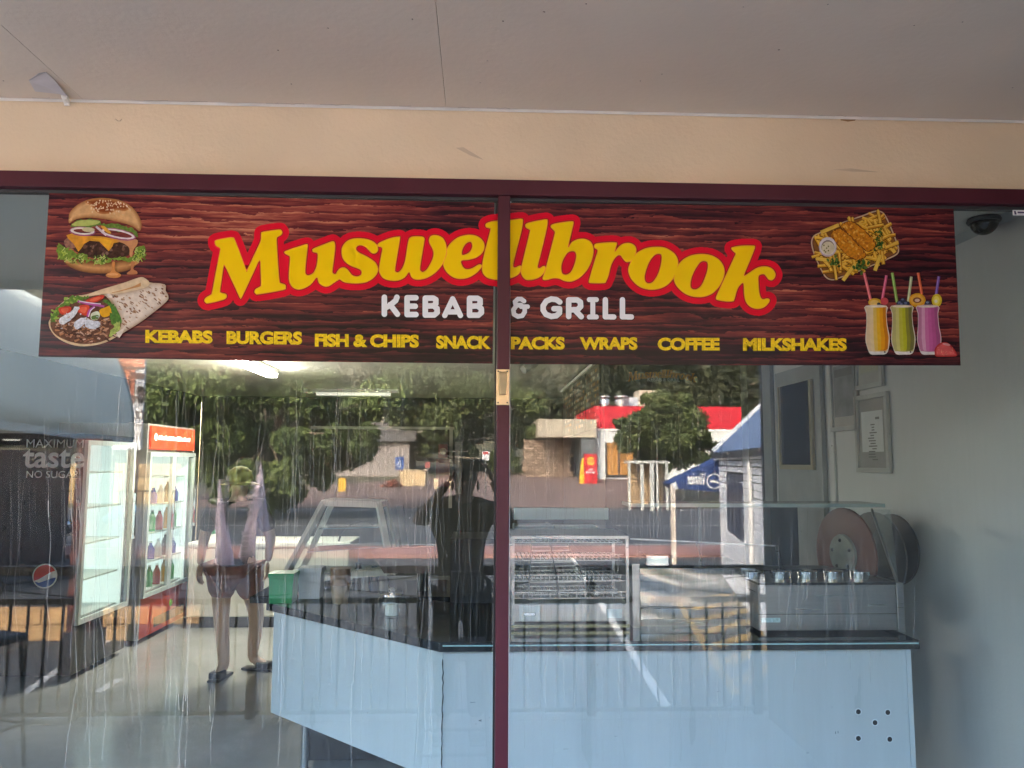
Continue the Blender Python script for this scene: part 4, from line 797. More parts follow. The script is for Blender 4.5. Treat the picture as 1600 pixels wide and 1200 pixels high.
# ---------------- bright steel bench fryer box with sloping lid
YB = .70; a, b_ = W(988, 985, YB), W(1182, 888, YB)
sb = thing('steel_cabinet', 'mirror finish stainless cabinet reflecting the car park beside the pie warmer', 'cabinet', ((a.x+b_.x)/2, YB+.2, zb))
q = MB(); nx, nz = 24, 14; fn = lambda u, w: (a.x+.035+(b_.x-a.x-.035)*u, YB+.0035*math.sin(9*u+5*w*w)*(1-u)+.0015*math.sin(14*w+3*u), zb+.03+(b_.z-zb-.03)*w)
vv = [fn(i/nx, j/nz) for j in range(nz+1) for i in range(nx+1)]; ff = [(j*(nx+1)+i, j*(nx+1)+i+1, (j+1)*(nx+1)+i+1, (j+1)*(nx+1)+i) for j in range(nz) for i in range(nx)]
q.add(vv, ff); part(q, 'polished_front', pm('mirror steel', (0.34, 0.33, 0.31), 0.2, metal=1, var=0), sb, smooth=True)
q = MB(); q.box((a.x, YB+.012, zb), (b_.x, YB+.42, b_.z-.002)); q.box((a.x, YB-.012, zb), (a.x+.03, YB+.011, b_.z+.02)); part(q, 'housing', STEEL, sb)
q = MB(); q.box((a.x+.035, YB-.010, zb+.075), (b_.x, YB-.008, zb+.079)); part(q, 'panel_joint', DARK, sb)
q = MB(); L0, L1 = W(985, 842, YB+.12), W(1213, 853, YB+.12); L2, L3 = W(1220, 888, YB+.02), W(1000, 880, YB+.02)
q.prism([L0, L1, L2, L3], (0, .006, .002)); part(q, 'sloping_lid', GLASS_IN, sb)
q = MB(); q.bar(L0, L1, .006); q.bar(L1, L2, .010); q.bar(L0+(L1-L0)*.45, L3+(L2-L3)*.45, .005); part(q, 'lid_frame', STEEL, sb)
q = MB(); c_ = W(1028, 893, YB+.05); q.box((c_.x-.05, YB+.05, b_.z), (c_.x+.05, YB+.2, b_.z+.05)); tag(q.build('foil_tray', CHROME, bevel=.006), 'small bright foil tray on top of the mirror finish cabinet', 'tray')
# ---------------- bain marie at the right end
YM = .56; a, b_ = W(1186, 988, YM), W(1410, 912, YM)
bm = thing('bain_marie', 'low stainless bain marie with sloped end glass at the right end of the counter', 'bain marie', ((a.x+b_.x)/2, YM+.25, zb))
q = MB(); q.box((a.x, YM, zb+.012), (b_.x-.03, YM+.5, b_.z-.004)); part(q, 'body', STEEL, bm, bevel=.002)
q = MB(); q.box((b_.x-.029, YM-.008, zb+.005), (b_.x, YM+.52, b_.z+.004)); part(q, 'end_plate', STEEL, bm, bevel=.002)
q = MB(); q.box((a.x, YM-.0015, zb+.075), (b_.x-.03, YM-.0002, zb+.0775)); part(q, 'panel_joint', DARK, bm)
q = MB(); q.box((a.x, YM-.006, b_.z-.003), (b_.x-.03, YM+.5, b_.z+.006)); part(q, 'rim', pm('dark rim', (0.04, 0.045, 0.045), 0.3, metal=.5), bm)
q = MB(); q.box((a.x+.01, YM-.003, zb+.045), (a.x+.085, YM-.0005, zb+.062)); part(q, 'badge', pm('badge pale blue', (0.40, 0.58, 0.62), 0.4, var=0.3, scale=90), bm)
for k in range(5):
    x = a.x+.03+k*.11; q = MB(); q.lathe([(.04, 0), (.042, .028), (.036, .03)], (x, YM+.12, b_.z+.006), 14); part(q, 'pan_lid', CHROME, bm, smooth=True)
zs = W(1290, 788, YM+.2).z; xs0, xs1 = W(985, 788, YM+.2).x, W(1379, 788, YM+.2).x
q = MB(); q.box((xs0, YM+.18, zs-.012), (xs1, YM+.40, zs+.004)); part(q, 'shelf', pm('shelf glass edge', (0.26, 0.32, 0.31), 0.15, var=0), bm)
g0, g1, g2, g3 = W(1362, 796, YM+.20), W(1390, 796, YM+.40), Vector((b_.x-.01, YM+.42, b_.z)), Vector((b_.x-.01, YM+.02, b_.z))
q = MB(); q.prism([g0, g1, g2, g3], (.005, 0, 0)); part(q, 'end_glass', GLASS_IN, bm)
q = MB(); q.bar(g0, g3, .008); part(q, 'end_frame', STEEL, bm)
for x in (xs0+.35,): q = MB(); q.bar((x, YM+.39, zb), (x, YM+.39, zs-.012), .012); part(q, 'shelf_post', pm('post dark steel', (.12, .13, .13), .4, metal=.6), bm)
q = MB(); q.bar((a.x+.03, YM+.33, b_.z), (b_.x-.03, YM+.30, b_.z+.012), .012); part(q, 'divider', DARK, bm)
# round boards leaning at the end
def board(px, py, D, r, tilt, lab, col, hub):
    tilt = -86; c = V(px, py, D); M = Matrix.Rotation(R(tilt), 3, 'Z') @ Matrix.Rotation(R(90), 3, 'X') @ Matrix.Rotation(R(7), 3, 'Y')
    t = thing('round_board', lab, 'board', (c.x, c.y, c.z-r), 'round boards leaning by the bain marie'); q = MB(); q.lathe([(r*.96, -.008), (r, -.004), (r, .004), (r*.96, .008)], c, 36, M); part(q, 'disc', col, t, smooth=True)
    if hub:
        q = MB(); q.lathe([(r*.44, .009), (r*.42, .020), (r*.2, .024)], c, 20, M); hb = part(q, 'hub', pm('hub grey', (0.15, 0.155, 0.13), 0.5, var=0.3, scale=14), t, smooth=True)
        for k in range(5):
            an = 2*math.pi*k/5+.4; q = MB(); q.ball(c+M@Vector((r*.3*math.cos(an), r*.3*math.sin(an), .022)), .008, 8, 5); part(q, 'bolt', DARK, hb)
board(1321, 866, 3.42, .205, 66, 'brown round board with a grey hub leaning nearest to the window', pm('board brown', (0.13, 0.055, 0.04), 0.55, var=0.25, scale=5), True)
board(1368, 868, 3.55, .20, 66, 'plain dark round board leaning behind the hubbed brown one', pm('board dark', (0.025, 0.025, 0.025), 0.5), False)
board(1396, 858, 3.62, .165, 66, 'dark brown round board closest to the right wall', pm('board umber', (0.03, 0.023, 0.022), 0.5), False)
q = MB(); q.box((W(1205, 850, 1.5).x, 1.5, .5), (W(1248, 850, 1.5).x, 1.9, W(1220, 790, 1.5).z)); tag(q.build('dark_fridge', pm('dark appliance', (0.018, 0.026, 0.028), 0.35)), 'dark upright appliance behind the bain marie at the jamb', 'appliance')
# ---------------- pale notices behind the warmer
a, b_ = W(803, 812, 1.35), W(951, 793.5, 1.35); q = MB(); q.box((a.x, 1.35, a.z), (b_.x, 1.37, b_.z)); tag(q.build('menu_strip', pm('strip pale blue', (0.42, 0.52, 0.56), 0.5), bevel=.004), 'blank pale blue strip sign hanging above the pie warmer', 'sign')
for i, (x0_, x1_, ya, yb, c) in enumerate(((803, 868, 822, 842, (0.2, 0.26, 0.29)), (868, 938, 824, 840, (0.33, 0.40, 0.42)))):
    a, b_ = W(x0_, yb, 1.6), W(x1_-2, ya, 1.6); q = MB(); q.box((a.x, 1.6, a.z), (b_.x, 1.8, b_.z)); tag(q.build('takeaway_box', pm('carton %d' % i, c, 0.6), bevel=.005), ('darker grey blue carton behind the pie warmer, next to the mullion', 'pale carton behind the pie warmer, right one of the pair')[i], 'carton')
q = MB(); q.box((a.x-.55, 1.55, 0.8), (b_.x+.15, 1.95, a.z-.001)); tag(q.build('rear_shelf', DARK), 'dark rear shelf carrying the two cartons', 'shelf')

# ---------------- back bench, glass cake cabinet and small things on the counter
bb = thing('rear_bench', 'dark low bench behind the counter', 'bench', (.1, 2.25, 0))
q = MB(); q.box((-0.95, 1.96, .05), (1.04, 2.55, .90)); part(q, 'bench_body', pm('bench dark', (0.02, 0.02, 0.022), 0.4), bb)
q = MB(); q.box((-1.28, 1.93, .902), (1.04, 2.56, .935)); part(q, 'bench_top', TOP, bb)
D0 = 4.5; tl, tr, br, bl = V(506, 786, 4.75), V(592, 789, 4.75), V(612, 893, D0), V(441, 908, D0)
ck = thing('cake_cabinet', 'white framed sloped glass display cabinet on the bench left of the photographer', 'display cabinet', ((bl.x+br.x)/2, 2.2, .936))
ALU = pm('white aluminium', (0.70, 0.68, 0.64), 0.4, var=.03)
bk = [p+Vector((0, .5, 0)) for p in (tl, tr, br, bl)]; bk[2].z = bk[3].z = bl.z; 
bk[0] = tl+Vector((0, .3, 0)); bk[1] = tr+Vector((0, .3, 0))
q = MB()
for p_, q_ in ((tl, tr), (tr, br), (br, bl), (bl, tl), (bk[0], bk[1]), (bk[1], bk[2]), (bk[3], bk[0]), (tl, bk[0]), (tr, bk[1]), (br, bk[2]), (bl, bk[3])): q.bar(p_, q_, .034)
part(q, 'cabinet_frame', ALU, ck)
q = MB(); q.prism([tl, tr, br, bl], (0, .004, 0)); q.prism([tr, bk[1], bk[2], br], (.004, 0, 0)); q.prism([bk[0], bk[1], tr, tl], (0, 0, .004)); part(q, 'cabinet_glass', GLASS_IN, ck)
q = MB(); m_ = lambda t: (tl+(bl-tl)*t, tr+(br-tr)*t)
for t_ in (.36, .66): a, b_ = m_(t_); q.prism([a+Vector((.05, .03, 0)), b_+Vector((-.02, .03, 0)), b_+Vector((-.02, .33, 0)), a+Vector((.05, .33, 0))], (0, 0, .006))
part(q, 'glass_shelf', pm('shelf blue', (0.25, 0.38, 0.44), 0.15, var=0), ck)
q = MB(); q.prism([bl+Vector((.03, .01, .01)), br+Vector((0, .01, .01)), bk[2], bk[3]], (0, 0, .02)); part(q, 'cabinet_deck', STEEL, ck)
def bowl_handle():
    q = MB(); c = tl+(br-tl)*.5+Vector((0, .2, 0)); q.tube([c+Vector((.14*math.cos(t), 0, -.05+.12*math.sin(t))) for t in np.linspace(0, math.pi, 9)], .006, 6); return q
part(bowl_handle(), 'wire_handle', DARK, ck)
# the second dark folding panel to its right
p1, p2, p3, p4 = V(577, 858, 4.2), V(678, 854, 4.2), V(678, 896, 4.2), V(600, 896, 4.2)
q = MB(); q.prism([p1, p2, p3, p4], (0, .03, 0)); tag(q.build('splash_guard', pm('mauve guard', (0.11, 0.09, 0.095), 0.35)), 'mauve grey splash guard wedge beside the glass cabinet', 'guard')
a, b_ = V(622, 793, 5.2), V(640, 858, 5.2); q = MB(); q.bar(V(624, 790, 5.0), V(634, 860, 5.0), .04, .02); tag(q.build('upright_post', pm('post grey', (0.25, 0.26, 0.28), 0.4)), 'leaning grey aluminium upright right of the glass cabinet', 'post')
def tub(x0, x1, ytop, ybot, D, lab, mat, name='tub', cat='tub'):
    a = V((x0+x1)/2, ybot, D); w = (x1-x0)/FPX*D/2; h = (ybot-ytop)/FPX*D; zf = PT+.037
    t = thing(name, lab, cat, (a.x, a.y, zf)); q = MB(); M = Matrix.Rotation(R(45), 3, 'Z'); s2 = math.sqrt(2)
    q.lathe([(w*s2*.9, 0), (w*s2*.97, h*.86)], (a.x, a.y, zf), 4, M); part(q, 'tub_body', mat, t)
    q = MB(); q.lathe([(w*s2*1.03, h*.86), (w*s2*1.03, h)], (a.x, a.y, zf), 4, M); part(q, 'tub_rim', mat, t)
tub(424, 461, 897, 941, 3.80, 'bright green plastic tub at the left end of the counter', pm('green plastic', (0.01, 0.26, 0.09), 0.35))
tub(469, 503, 893, 938, 3.92, 'white plastic tub beside the green one on the counter', pm('white plastic', (0.55, 0.6, 0.66), 0.35))
a = V(531, 952, 3.75); t = thing('coffee_cups', 'tan cup stack standing on the counter right of the white tub', 'cup', (a.x, a.y, PT+.037)); q = MB(); q.lathe([(.035, 0), (.045, .08), (.047, .085)], (a.x, a.y, PT+.037), 16); part(q, 'cup', pm('tan card', (0.35, 0.26, 0.18), 0.6), t, smooth=True)
q = MB(); q.lathe([(.047, .086), (.05, .16), (.05, .165)], (a.x, a.y, PT+.037), 16); part(q, 'upper_cup', pm('brown card', (0.22, 0.13, 0.08), 0.6), t, smooth=True); t.name = 'paper_cup'
a = V(612, 962, 3.45); jr = thing('glass_jar', 'squat clear glass jar with a bright knob lid on the black counter top', 'jar', (a.x, a.y, PT+.037))
q = MB(); q.lathe([(.055, .002), (.062, .02), (.062, .07), (.05, .085)], (a.x, a.y, PT+.037), 18); part(q, 'jar_body', GLASS_IN, jr, smooth=True)
q = MB(); q.lathe([(.05, .086), (.05, .094), (.012, .098), (.016, .112), (.006, .12)], (a.x, a.y, PT+.037), 18); part(q, 'jar_lid', CHROME, jr, smooth=True)
q = MB(); q.lathe([(.03, .004), (.028, .05)], (a.x, a.y, PT+.037), 10); part(q, 'jar_content', WHITE, jr)
for i, (px, hgt, c, lab) in enumerate(((560, .16, (.02, .02, .02), 'black grinder bottle'), (572, .11, (.30, .32, .33), 'grey steel jug'), (585, .14, (.04, .1, .2), 'blue capped bottle'), (600, .10, (.5, .5, .52), 'white sugar pot'), (660, .13, (.05, .05, .05), 'black coffee tin'))):
    p = V(px, 895, 4.65); q = MB(); q.lathe([(.03, 0), (.032, hgt*.7), (.018, hgt*.85), (.018, hgt)], (p.x, 2.15, .936), 12); tag(q.build(('bottle', 'jug', 'bottle', 'pot', 'tin')[i], pm('small %d' % i, c, .3), smooth=True), lab+' on the rear bench under the glass cabinet', ('bottle', 'jug', 'bottle', 'pot', 'tin')[i])

# ---------------- fridges on the left wall
LIT = pm('lit fridge liner', (0.8, 0.83, 0.82), 0.4, var=0, emit=(0.86, 1.0, 0.95), es=0.032)
XF = -3.13
def fridge(y0, y1, zt, side, name, lab, header=False):
    t = thing(name, lab, 'fridge', (-3.55, (y0+y1)/2, 0)); x0 = -3.95
    q = MB(); q.box((x0, y0, .05), (XF, y0+.03, zt)); sp = part(q, 'side_panel', side, t)
    q = MB(); q.box((x0, y1-.03, .05), (XF, y1, zt)); part(q, 'far_side_panel', side, t)
    zb_ = .42; zh = zt-.27 if header else zt-.05
    q = MB(); q.box((x0, y0+.031, .05), (XF, y1-.031, zb_)); part(q, 'base', pm('red base', (0.42, 0.045, 0.02), 0.4) if header else side, t)
    q = MB(); q.box((x0, y0+.031, zh), (XF-.005, y1-.031, zt)); part(q, 'top_box', side, t)
    q = MB(); q.box((x0, y0+.031, zb_+.001), (x0+.03, y1-.031, zh-.001)); q.box((x0+.031, y1-.06, zb_+.001), (XF-.04, y1-.031, zh-.001)); q.box((x0+.031, y0+.031, zb_+.001), (XF-.04, y0+.05, zh-.001)); part(q, 'lit_liner', LIT, t)
    q = MB()
    for k in range(5): z = zb_+.02+k*(zh-zb_)/5; q.box((x0+.04, y0+.06, z), (XF-.06, y1-.07, z+.014))
    part(q, 'shelf', pm('shelf white', (0.6, 0.64, 0.63), .4), t)
    nd = 2 if header else 1; w = (y1-y0-.04)/nd
    for k in range(nd):
        ya = y0+.02+k*w; yb = ya+w-.006; d = part(MB().box((XF+.004, ya+.04, zb_+.04), (XF+.012, yb-.04, zh-.04)), 'door_glass', GLASS_DOOR, t)
        q = MB()
        for lo, hi in (((ya, zb_), (yb, zb_+.039)), ((ya, zh-.039), (yb, zh)), ((ya, zb_+.04), (ya+.039, zh-.04)), ((yb-.039, zb_+.04), (yb, zh-.04))): q.box((XF+.001, lo[0], lo[1]), (XF+.03, hi[0], hi[1]))
        part(q, 'door_frame', pm('door frame grey', (0.42, 0.47, 0.46), .35), t)
        q = MB(); q.bar((XF+.05, yb-.02, 1.0), (XF+.05, yb-.02, 1.4), .02); part(q, 'door_handle', CHROME, t)
    return t, sp, zb_, zh
f1, sp, zb1, zh1 = fridge(3.7, 4.6, 1.90, pm('fridge black', (0.008, 0.008, 0.01), 0.12, var=0.2), 'drinks_fridge', 'black drinks fridge whose side shows white lettering and a round red white and blue emblem')
INKW = pm('fridge lettering', (0.62, 0.63, 0.64), .5, var=0)
def sidetext(txt, x0, x1, y0, y1, bold):
    q = MB(); a, b_ = W(x0, y1, 3.698), W(x1, y0, 3.698); text3d(q, txt, a, (b_.x-a.x, 0, 0), (0, 0, b_.z-a.z), bold); part(q, 'lettering', INKW, sp, fixn=False)
sidetext('MAXIMUM', 41, 131, 687, 699.5, -.004); sidetext('taste', 35, 133, 702, 731, .018); sidetext('NO SUGAR', 41, 124, 736, 746.5, -.004)
c = W(70, 900, 3.698); rr = abs(W(88.5, 900, 3.698).x-c.x)
def circ(f, n=40): return [(c.x+rr*x, 3.6975, c.z+rr*y) for x, y in f]
th = np.linspace(0, 2*math.pi, 48, endpoint=False); CI = [(math.cos(t), math.sin(t)) for t in th]
q = MB(); q.poly([[(x*1.05*rr+c.x, 3.698, y*1.05*rr+c.z) for x, y in CI]], 0)
arc = lambda a0, a1, n=22: [(.95*math.cos(R(a0+(a1-a0)*i/n)), .95*math.sin(R(a0+(a1-a0)*i/n))) for i in range(n+1)]
q.poly([circ(arc(28, 205)+[(-.5, -.28), (0, .02), (.5, .34)])], 1); q.poly([circ(arc(-8, -150)[::1]+[(-.45, -.56), (.1, -.38), (.55, -.2)])], 2)
part(q, 'emblem', [pm('emblem white', (0.66, 0.66, 0.68), .4, var=0), pm('emblem red', (0.5, 0.03, 0.03), .4, var=0), pm('emblem blue', (0.015, 0.06, 0.28), .4, var=0)], sp, fixn=False)
f2, sp2, zb2, zh2 = fridge(4.86, 6.05, 2.04, pm('fridge steel grey', (0.26, 0.26, 0.25), .4), 'display_fridge', 'two door display fridge with a glowing red header and red base', True)
q = MB(); q.box((XF+.002, 4.90, 1.80), (XF+.02, 6.0, 2.02)); hd = part(q, 'header_light', pm('red header', (0.7, 0.05, 0.02), .4, var=0, emit=(1.0, 0.06, 0.02), es=0.03), f2)
q = MB(); g = random.Random(3); y = 5.06
while y < 5.84:
    w = g.uniform(.03, .06); hh = g.uniform(.035, .05); q.box((XF+.0205, y, 1.89), (XF+.0215, y+w, 1.89+hh)); y += w+.012
q.lathe([(.035, 0), (.035, .001)], (XF+.0205, 5.0, 1.915), 12, Matrix.Rotation(R(90), 3, 'Y')); part(q, 'header_print', pm('header white', (0.8, 0.75, 0.7), .4, var=0, emit=(1, .85, .75), es=.035), hd)
q = MB(); q.lathe([(.035, 0), (.03, .006)], (XF+.001, 5.6, .26), 14, Matrix.Rotation(R(90), 3, 'Y')); part(q, 'green_button', pm('green button', (.2, .45, .05), .4), f2)
q = MB(); q.box((XF+.001, 5.2, .10), (XF+.006, 5.95, .19)); part(q, 'vent_grille', DARK, f2)
cols = [(.5, .03, .02), (.02, .06, .3), (.5, .25, .03), (.6, .6, .6), (.05, .25, .06), (.03, .03, .03)]
n_ = 0
btl = None
for (y0, y1, zb_, zh, who) in ((4.86, 6.05, zb2, zh2, 'red headed fridge'),):
    for k in range(4):
        for i in range(6):
            z = zb_+.035+k*(zh-zb_)/5; y = y0+.15+i*(y1-y0-.3)/5; ci = (i*2+k*3) % 6
            nm = ('red', 'blue', 'orange', 'white', 'green', 'black')[ci]; mt = pm('bottle '+nm, cols[ci], .25, var=.05)
            t = thing('drink_bottle', '%s drink bottle on the %s fridge shelf, %s from the near side' % (nm, ('lowest', 'second', 'third', 'fourth')[k], ('first', 'second', 'third', 'fourth', 'fifth', 'sixth')[i]), 'bottle', (XF-.13, y, z), 'bottles in the red headed fridge')
            q = MB(); hb_, rb_ = (.12, .09, .15, .10, .13, .14)[ci], (.035, .040, .030, .038, .033, .036)[ci]; q.lathe([(rb_, 0), (rb_+.001, hb_), (.014, hb_+.05), (.014, hb_+.065)], (XF-.13, y, z), 10); part(q, 'bottle_body', mt, t, smooth=True)
            q = MB(); q.lathe([(.016, hb_+.066), (.016, hb_+.08)], (XF-.13, y, z), 8); part(q, 'bottle_cap', WHITE, t)
# chest freezer and things on it
fz = thing('chest_freezer', 'white chest freezer with a dark plinth at the back left', 'freezer', (-2.2, 5.9, 0))
q = MB(); q.box((-2.98, 5.62, .11), (-1.35, 6.25, .80)); part(q, 'freezer_body', pm('freezer white', (.66, .65, .6), .35, var=.02), fz, bevel=.015)
q = MB(); q.box((-2.99, 5.61, .802), (-1.34, 6.26, .86)); part(q, 'freezer_lid', MATS['freezer white'], fz, bevel=.015)
q = MB(); q.box((-2.94, 5.66, 0), (-1.39, 6.2, .108)); part(q, 'plinth', BLACK, fz)
p = V(332, 830, 8.3); bk_ = thing('white_bucket', 'white bucket with a green band standing on the freezer lid', 'bucket', (p.x, 5.85, .861))
q = MB(); q.lathe([(.085, 0), (.105, .26), (.11, .262)], (p.x, 5.85, .861), 18); part(q, 'bucket_body', WHITE, bk_, smooth=True); q = MB(); q.lathe([(.094, .07), (.099, .12)], (p.x, 5.85, .861), 18); part(q, 'label_band', pm('green band', (.05, .2, .1), .5), bk_)
p = V(368, 805, 8.1); q = MB(); q.tube([p+Vector((-.10, 0, .08)), p+Vector((.10, .0, -.06))], .045, 14); tag(q.build('blue_roll', pm('blue film', (.06, .28, .55), .35), smooth=True), 'bright blue roll leaning on the freezer beside the standing man', 'roll')
# ================================================================== THE STREET (seen mirrored in the glass)
FP, GZ = -0.15, -0.60
ASPH = pm('asphalt', (0.048, 0.052, 0.058), 0.8, var=0.3, scale=1.2, bump=0.3, bscale=120)
ROADM = pm('road asphalt', (0.056, 0.063, 0.076), 0.8, var=0.2, scale=.6, bump=0.2, bscale=60)
CONC = pm('footpath concrete', (0.24, 0.235, 0.225), 0.8, var=0.15, scale=2, bump=0.2, bscale=60)
PAINT = pm('line paint', (0.50, 0.50, 0.48), 0.6, var=0.2, scale=6); YPAINT = pm('yellow line paint', (0.26, 0.17, 0.06), 0.7, var=0.35, scale=5)
REDP = pm('red paving', (0.30, 0.15, 0.13), 0.8, var=0.2, scale=3, bump=0.2, bscale=30)
q = MB(); q.box((-14, -3.2, FP-.3), (6, -0.036, FP)); struct(q, 'footpath', CONC)
q = MB(); q.box((-14, -3.42, FP-.46), (6, -3.201, FP+.004)); struct(q, 'kerb', pm('kerb concrete', (0.30, 0.30, 0.29), 0.7, var=.1))
q = MB(); q.box((-60, -16.2, GZ-.2), (60, -3.421, GZ)); struct(q, 'car_park', ASPH)
q = MB(); q.box((-60, -18.0, GZ-.2), (60, -16.201, GZ+.1)); struct(q, 'red_footpath', REDP)
q = MB(); q.box((-200, -36.0, GZ-.2), (200, -18.001, GZ)); struct(q, 'road', ROADM)
def line(pts, w, mat, name, z=GZ):
    q = MB()
    for a, b_ in zip(pts[:-1], pts[1:]):
        a, b_ = Vector(a), Vector(b_); d = (b_-a); d.z = 0; d.normalize(); n_ = Vector((-d.y, d.x, 0))*w/2
        q.add([a-n_, a+n_, b_+n_, b_-n_], [(0, 1, 2, 3)])
    return struct(q, name, mat)
for Y_ in (-19.2, -25.6, -34.8): line([(-120, Y_, GZ+.004), (120, Y_, GZ+.004)], .16 if Y_ > -34 else .3, PAINT, 'road_marking')
for p_ in (((35, 1085), (100, 1040)), ((147, 1013), (187, 990)), ((150, 1082), (188, 1060))): line([G(*p_[0], GZ+.004), G(*p_[1], GZ+.004)], .09, PAINT, 'bay_marking')
line([G(892, 868, GZ+.004), G(1050, 1118, GZ+.004)], .10, PAINT, 'bay_marking')
# yellow hatched bay
pq = [G(1058, 938, GZ+.004), G(1150, 1085, GZ+.004)]; line(pq, .10, YPAINT, 'hatched_marking'); pq2 = [G(1165, 925, GZ+.004), G(1300, 1085, GZ+.004)]; line(pq2, .10, YPAINT, 'hatched_marking')
for k in range(7):
    t = k/6.5; a = pq[0].lerp(pq[1], t); b_ = pq2[0].lerp(pq2[1], min(1, t*.8+.02)); line([a+Vector((.1, 0, .001)), b_+Vector((-.1, 0, .001))], .22, YPAINT, 'hatched_marking')
# rising ground beyond the road, and the forested hill
def tz(D):
    P = [(38.5, GZ), (45, -.15), (55, .4), (80, 2.0), (100, 6), (125, 20), (160, 44), (215, 78), (300, 95)]
    for (a, za), (b_, zb_) in zip(P[:-1], P[1:]):
        if D <= b_: return za+(zb_-za)*(D-a)/(b_-a)
    return P[-1][1]
Ds = [38.5, 42, 48, 55, 65, 80, 92, 104, 118, 135, 160, 190, 230, 300]; Xs = np.linspace(-200, 200, 41)
q = MB(); vv = [(x, -(D-2.5), tz(D)+(2.5*math.sin(x*.05+D*.07)+1.6*math.sin(x*.13+D*.02) if D > 85 else 0)) for D in Ds for x in Xs]
q.add(vv, [(j*41+i, j*41+i+1, (j+1)*41+i+1, (j+1)*41+i) for j in range(len(Ds)-1) for i in range(40)])
struct(q, 'hillside', pm('hill ground', (0.055, 0.058, 0.032), 0.9, var=.35, scale=.15, col2=(0.10, 0.085, 0.055)), smooth=True)
dz_ = [38.6, 45, 55, 66]; q = MB()
xa = [(-15.5, 11), (-15.5, 11), (-5, 11), (2, 10)]
q.add([(x, -(D-2.5), tz(D)+.03) for D, xx in zip(dz_, xa) for x in xx], [(0, 1, 3, 2), (2, 3, 5, 4), (4, 5, 7, 6)]); struct(q, 'driveway', pm('brown paving', (0.17, 0.115, 0.10), .8, var=.2, scale=2))
LEAFH = leaf_mat('forest leaf', (0.022, 0.028, 0.015), (0.08, 0.085, 0.04), .09)
g = np.random.default_rng(5); cs, rs = [], []
for _ in range(900):
    D = g.uniform(86, 215); x = g.uniform(-.62, .62)*D; r = g.uniform(2.2, 4.6); cs.append((x, -(D-2.5), tz(D)+r*1.0)); rs.append((r, r, r*g.uniform(.8, 1.3)))
fo = leaf_cloud('forest', cs, rs, 150000, 0.55, LEAFH, kind='stuff', seed=3); tag(fo, 'dense dark forest covering the hillside')
# trees
LEAFA = leaf_mat('tree leaf', (0.05, 0.08, 0.026), (0.20, 0.25, 0.08), .5)
LEAFB = leaf_mat('dark tree leaf', (0.036, 0.056, 0.02), (0.15, 0.175, 0.065), .6)
BARK = pm('bark', (0.16, 0.12, 0.09), .9, var=.3, scale=8, bump=.5, bscale=20)
def tree(lab, blobs, D, n, size, leaf, trunk, seed, barkm=BARK, flat=.8, name='leafy_tree'):
    cs = [Mr(x, y, D+dd) for x, y, r, dd in blobs]; rs = [r/FPX*D for x, y, r, dd in blobs]
    base = Mr(trunk[0][0], trunk[0][1], D); zg = tz(D) if D > 38.5 else GZ
    t = thing(name, lab, 'tree', (base.x, base.y, zg)); leaf_cloud('crown', cs, rs, n, size, leaf, t, seed=seed, flat=flat, shell=.45)
    q = MB(); P = [Mr(x, y, D) for x, y in trunk]; P[0].z = zg-.1; q.tube(P, [.22*(1-.6*i/(len(P)-1))*D/35 for i in range(len(P))], 8)
    for c, r in list(zip(cs, rs))[::2]:
        k = P[-1] if len(P) < 3 else P[len(P)//2]; q.tube([k, k.lerp(c, .5)+Vector((0, 0, .2)), c], [.10*D/35, .06*D/35, .02*D/35], 5)
    part(q, 'trunk', barkm, t, smooth=True); return t
g = random.Random(21); bl = []
for x, y, r in ((290,610,52),(350,600,60),(420,610,60),(480,620,56),(540,640,55),(300,670,48),(360,680,55),(420,690,52),(480,700,48),(530,710,42),(330,735,36),(390,745,38),(440,745,34),(350,775,24),(440,780,28),(415,790,20),(462,770,22),(500,745,26),(560,690,40),(260,640,40),(250,590,45),(600,620,50)):
    bl.append((x, y, r*.8, g.uniform(-3, 3)))
    for _ in range(3): bl.append((x+g.uniform(-r, r), y+g.uniform(-r*.7, r*.7), r*g.uniform(.25, .45), g.uniform(-3.5, 3.5)))
tree('big spreading tree with drooping foliage across the road, filling the left pane', bl, 32, 52000, .16, LEAFA, [(398, 850), (405, 760), (420, 690), (440, 640)], 1)
bl = []
for x, y, r in ((640,600,44),(690,610,46),(740,620,44),(640,650,40),(690,660,40),(735,670,38),(600,665,40),(660,695,26),(610,700,24),(720,705,26),(790,620,40),(800,680,34),(830,630,30),(785,720,26),(810,740,18)):
    bl.append((x, y, r*.85, g.uniform(-4, 4)))
    for _ in range(3): bl.append((x+g.uniform(-r, r), y+g.uniform(-r*.6, r*.6), r*g.uniform(.25, .45), g.uniform(-4, 4)))
tree('olive green tree further back, behind the cream fence and the photographer', bl, 62, 30000, .30, LEAFB, [(600, 765), (596, 735), (588, 712), (600, 680)], 2, pm('pale bark', (0.38, 0.34, 0.28), .9, var=.2))
bl = []
for x, y, r in ((1000,665,34),(1040,650,44),(1075,660,40),(1040,690,44),(1090,690,30),(985,690,28),(1060,715,30),(1010,712,24),(1095,715,16),(1030,625,26),(975,662,16)):
    bl.append((x, y, r*.75, g.uniform(-1.5, 1.5)))
    for _ in range(4): bl.append((x+g.uniform(-r, r), y+g.uniform(-r*.6, r*.6), r*g.uniform(.2, .4), g.uniform(-1.8, 1.8)))
tree('round street tree with dark open foliage in front of the red and white building', bl, 40, 17000, .17, LEAFB, [(1030, 800), (1032, 760), (1036, 720), (1040, 690)], 3)
bl = [(900,600,26,0),(880,625,22,2),(915,625,20,1),(865,650,14,0),(935,600,16,2)]
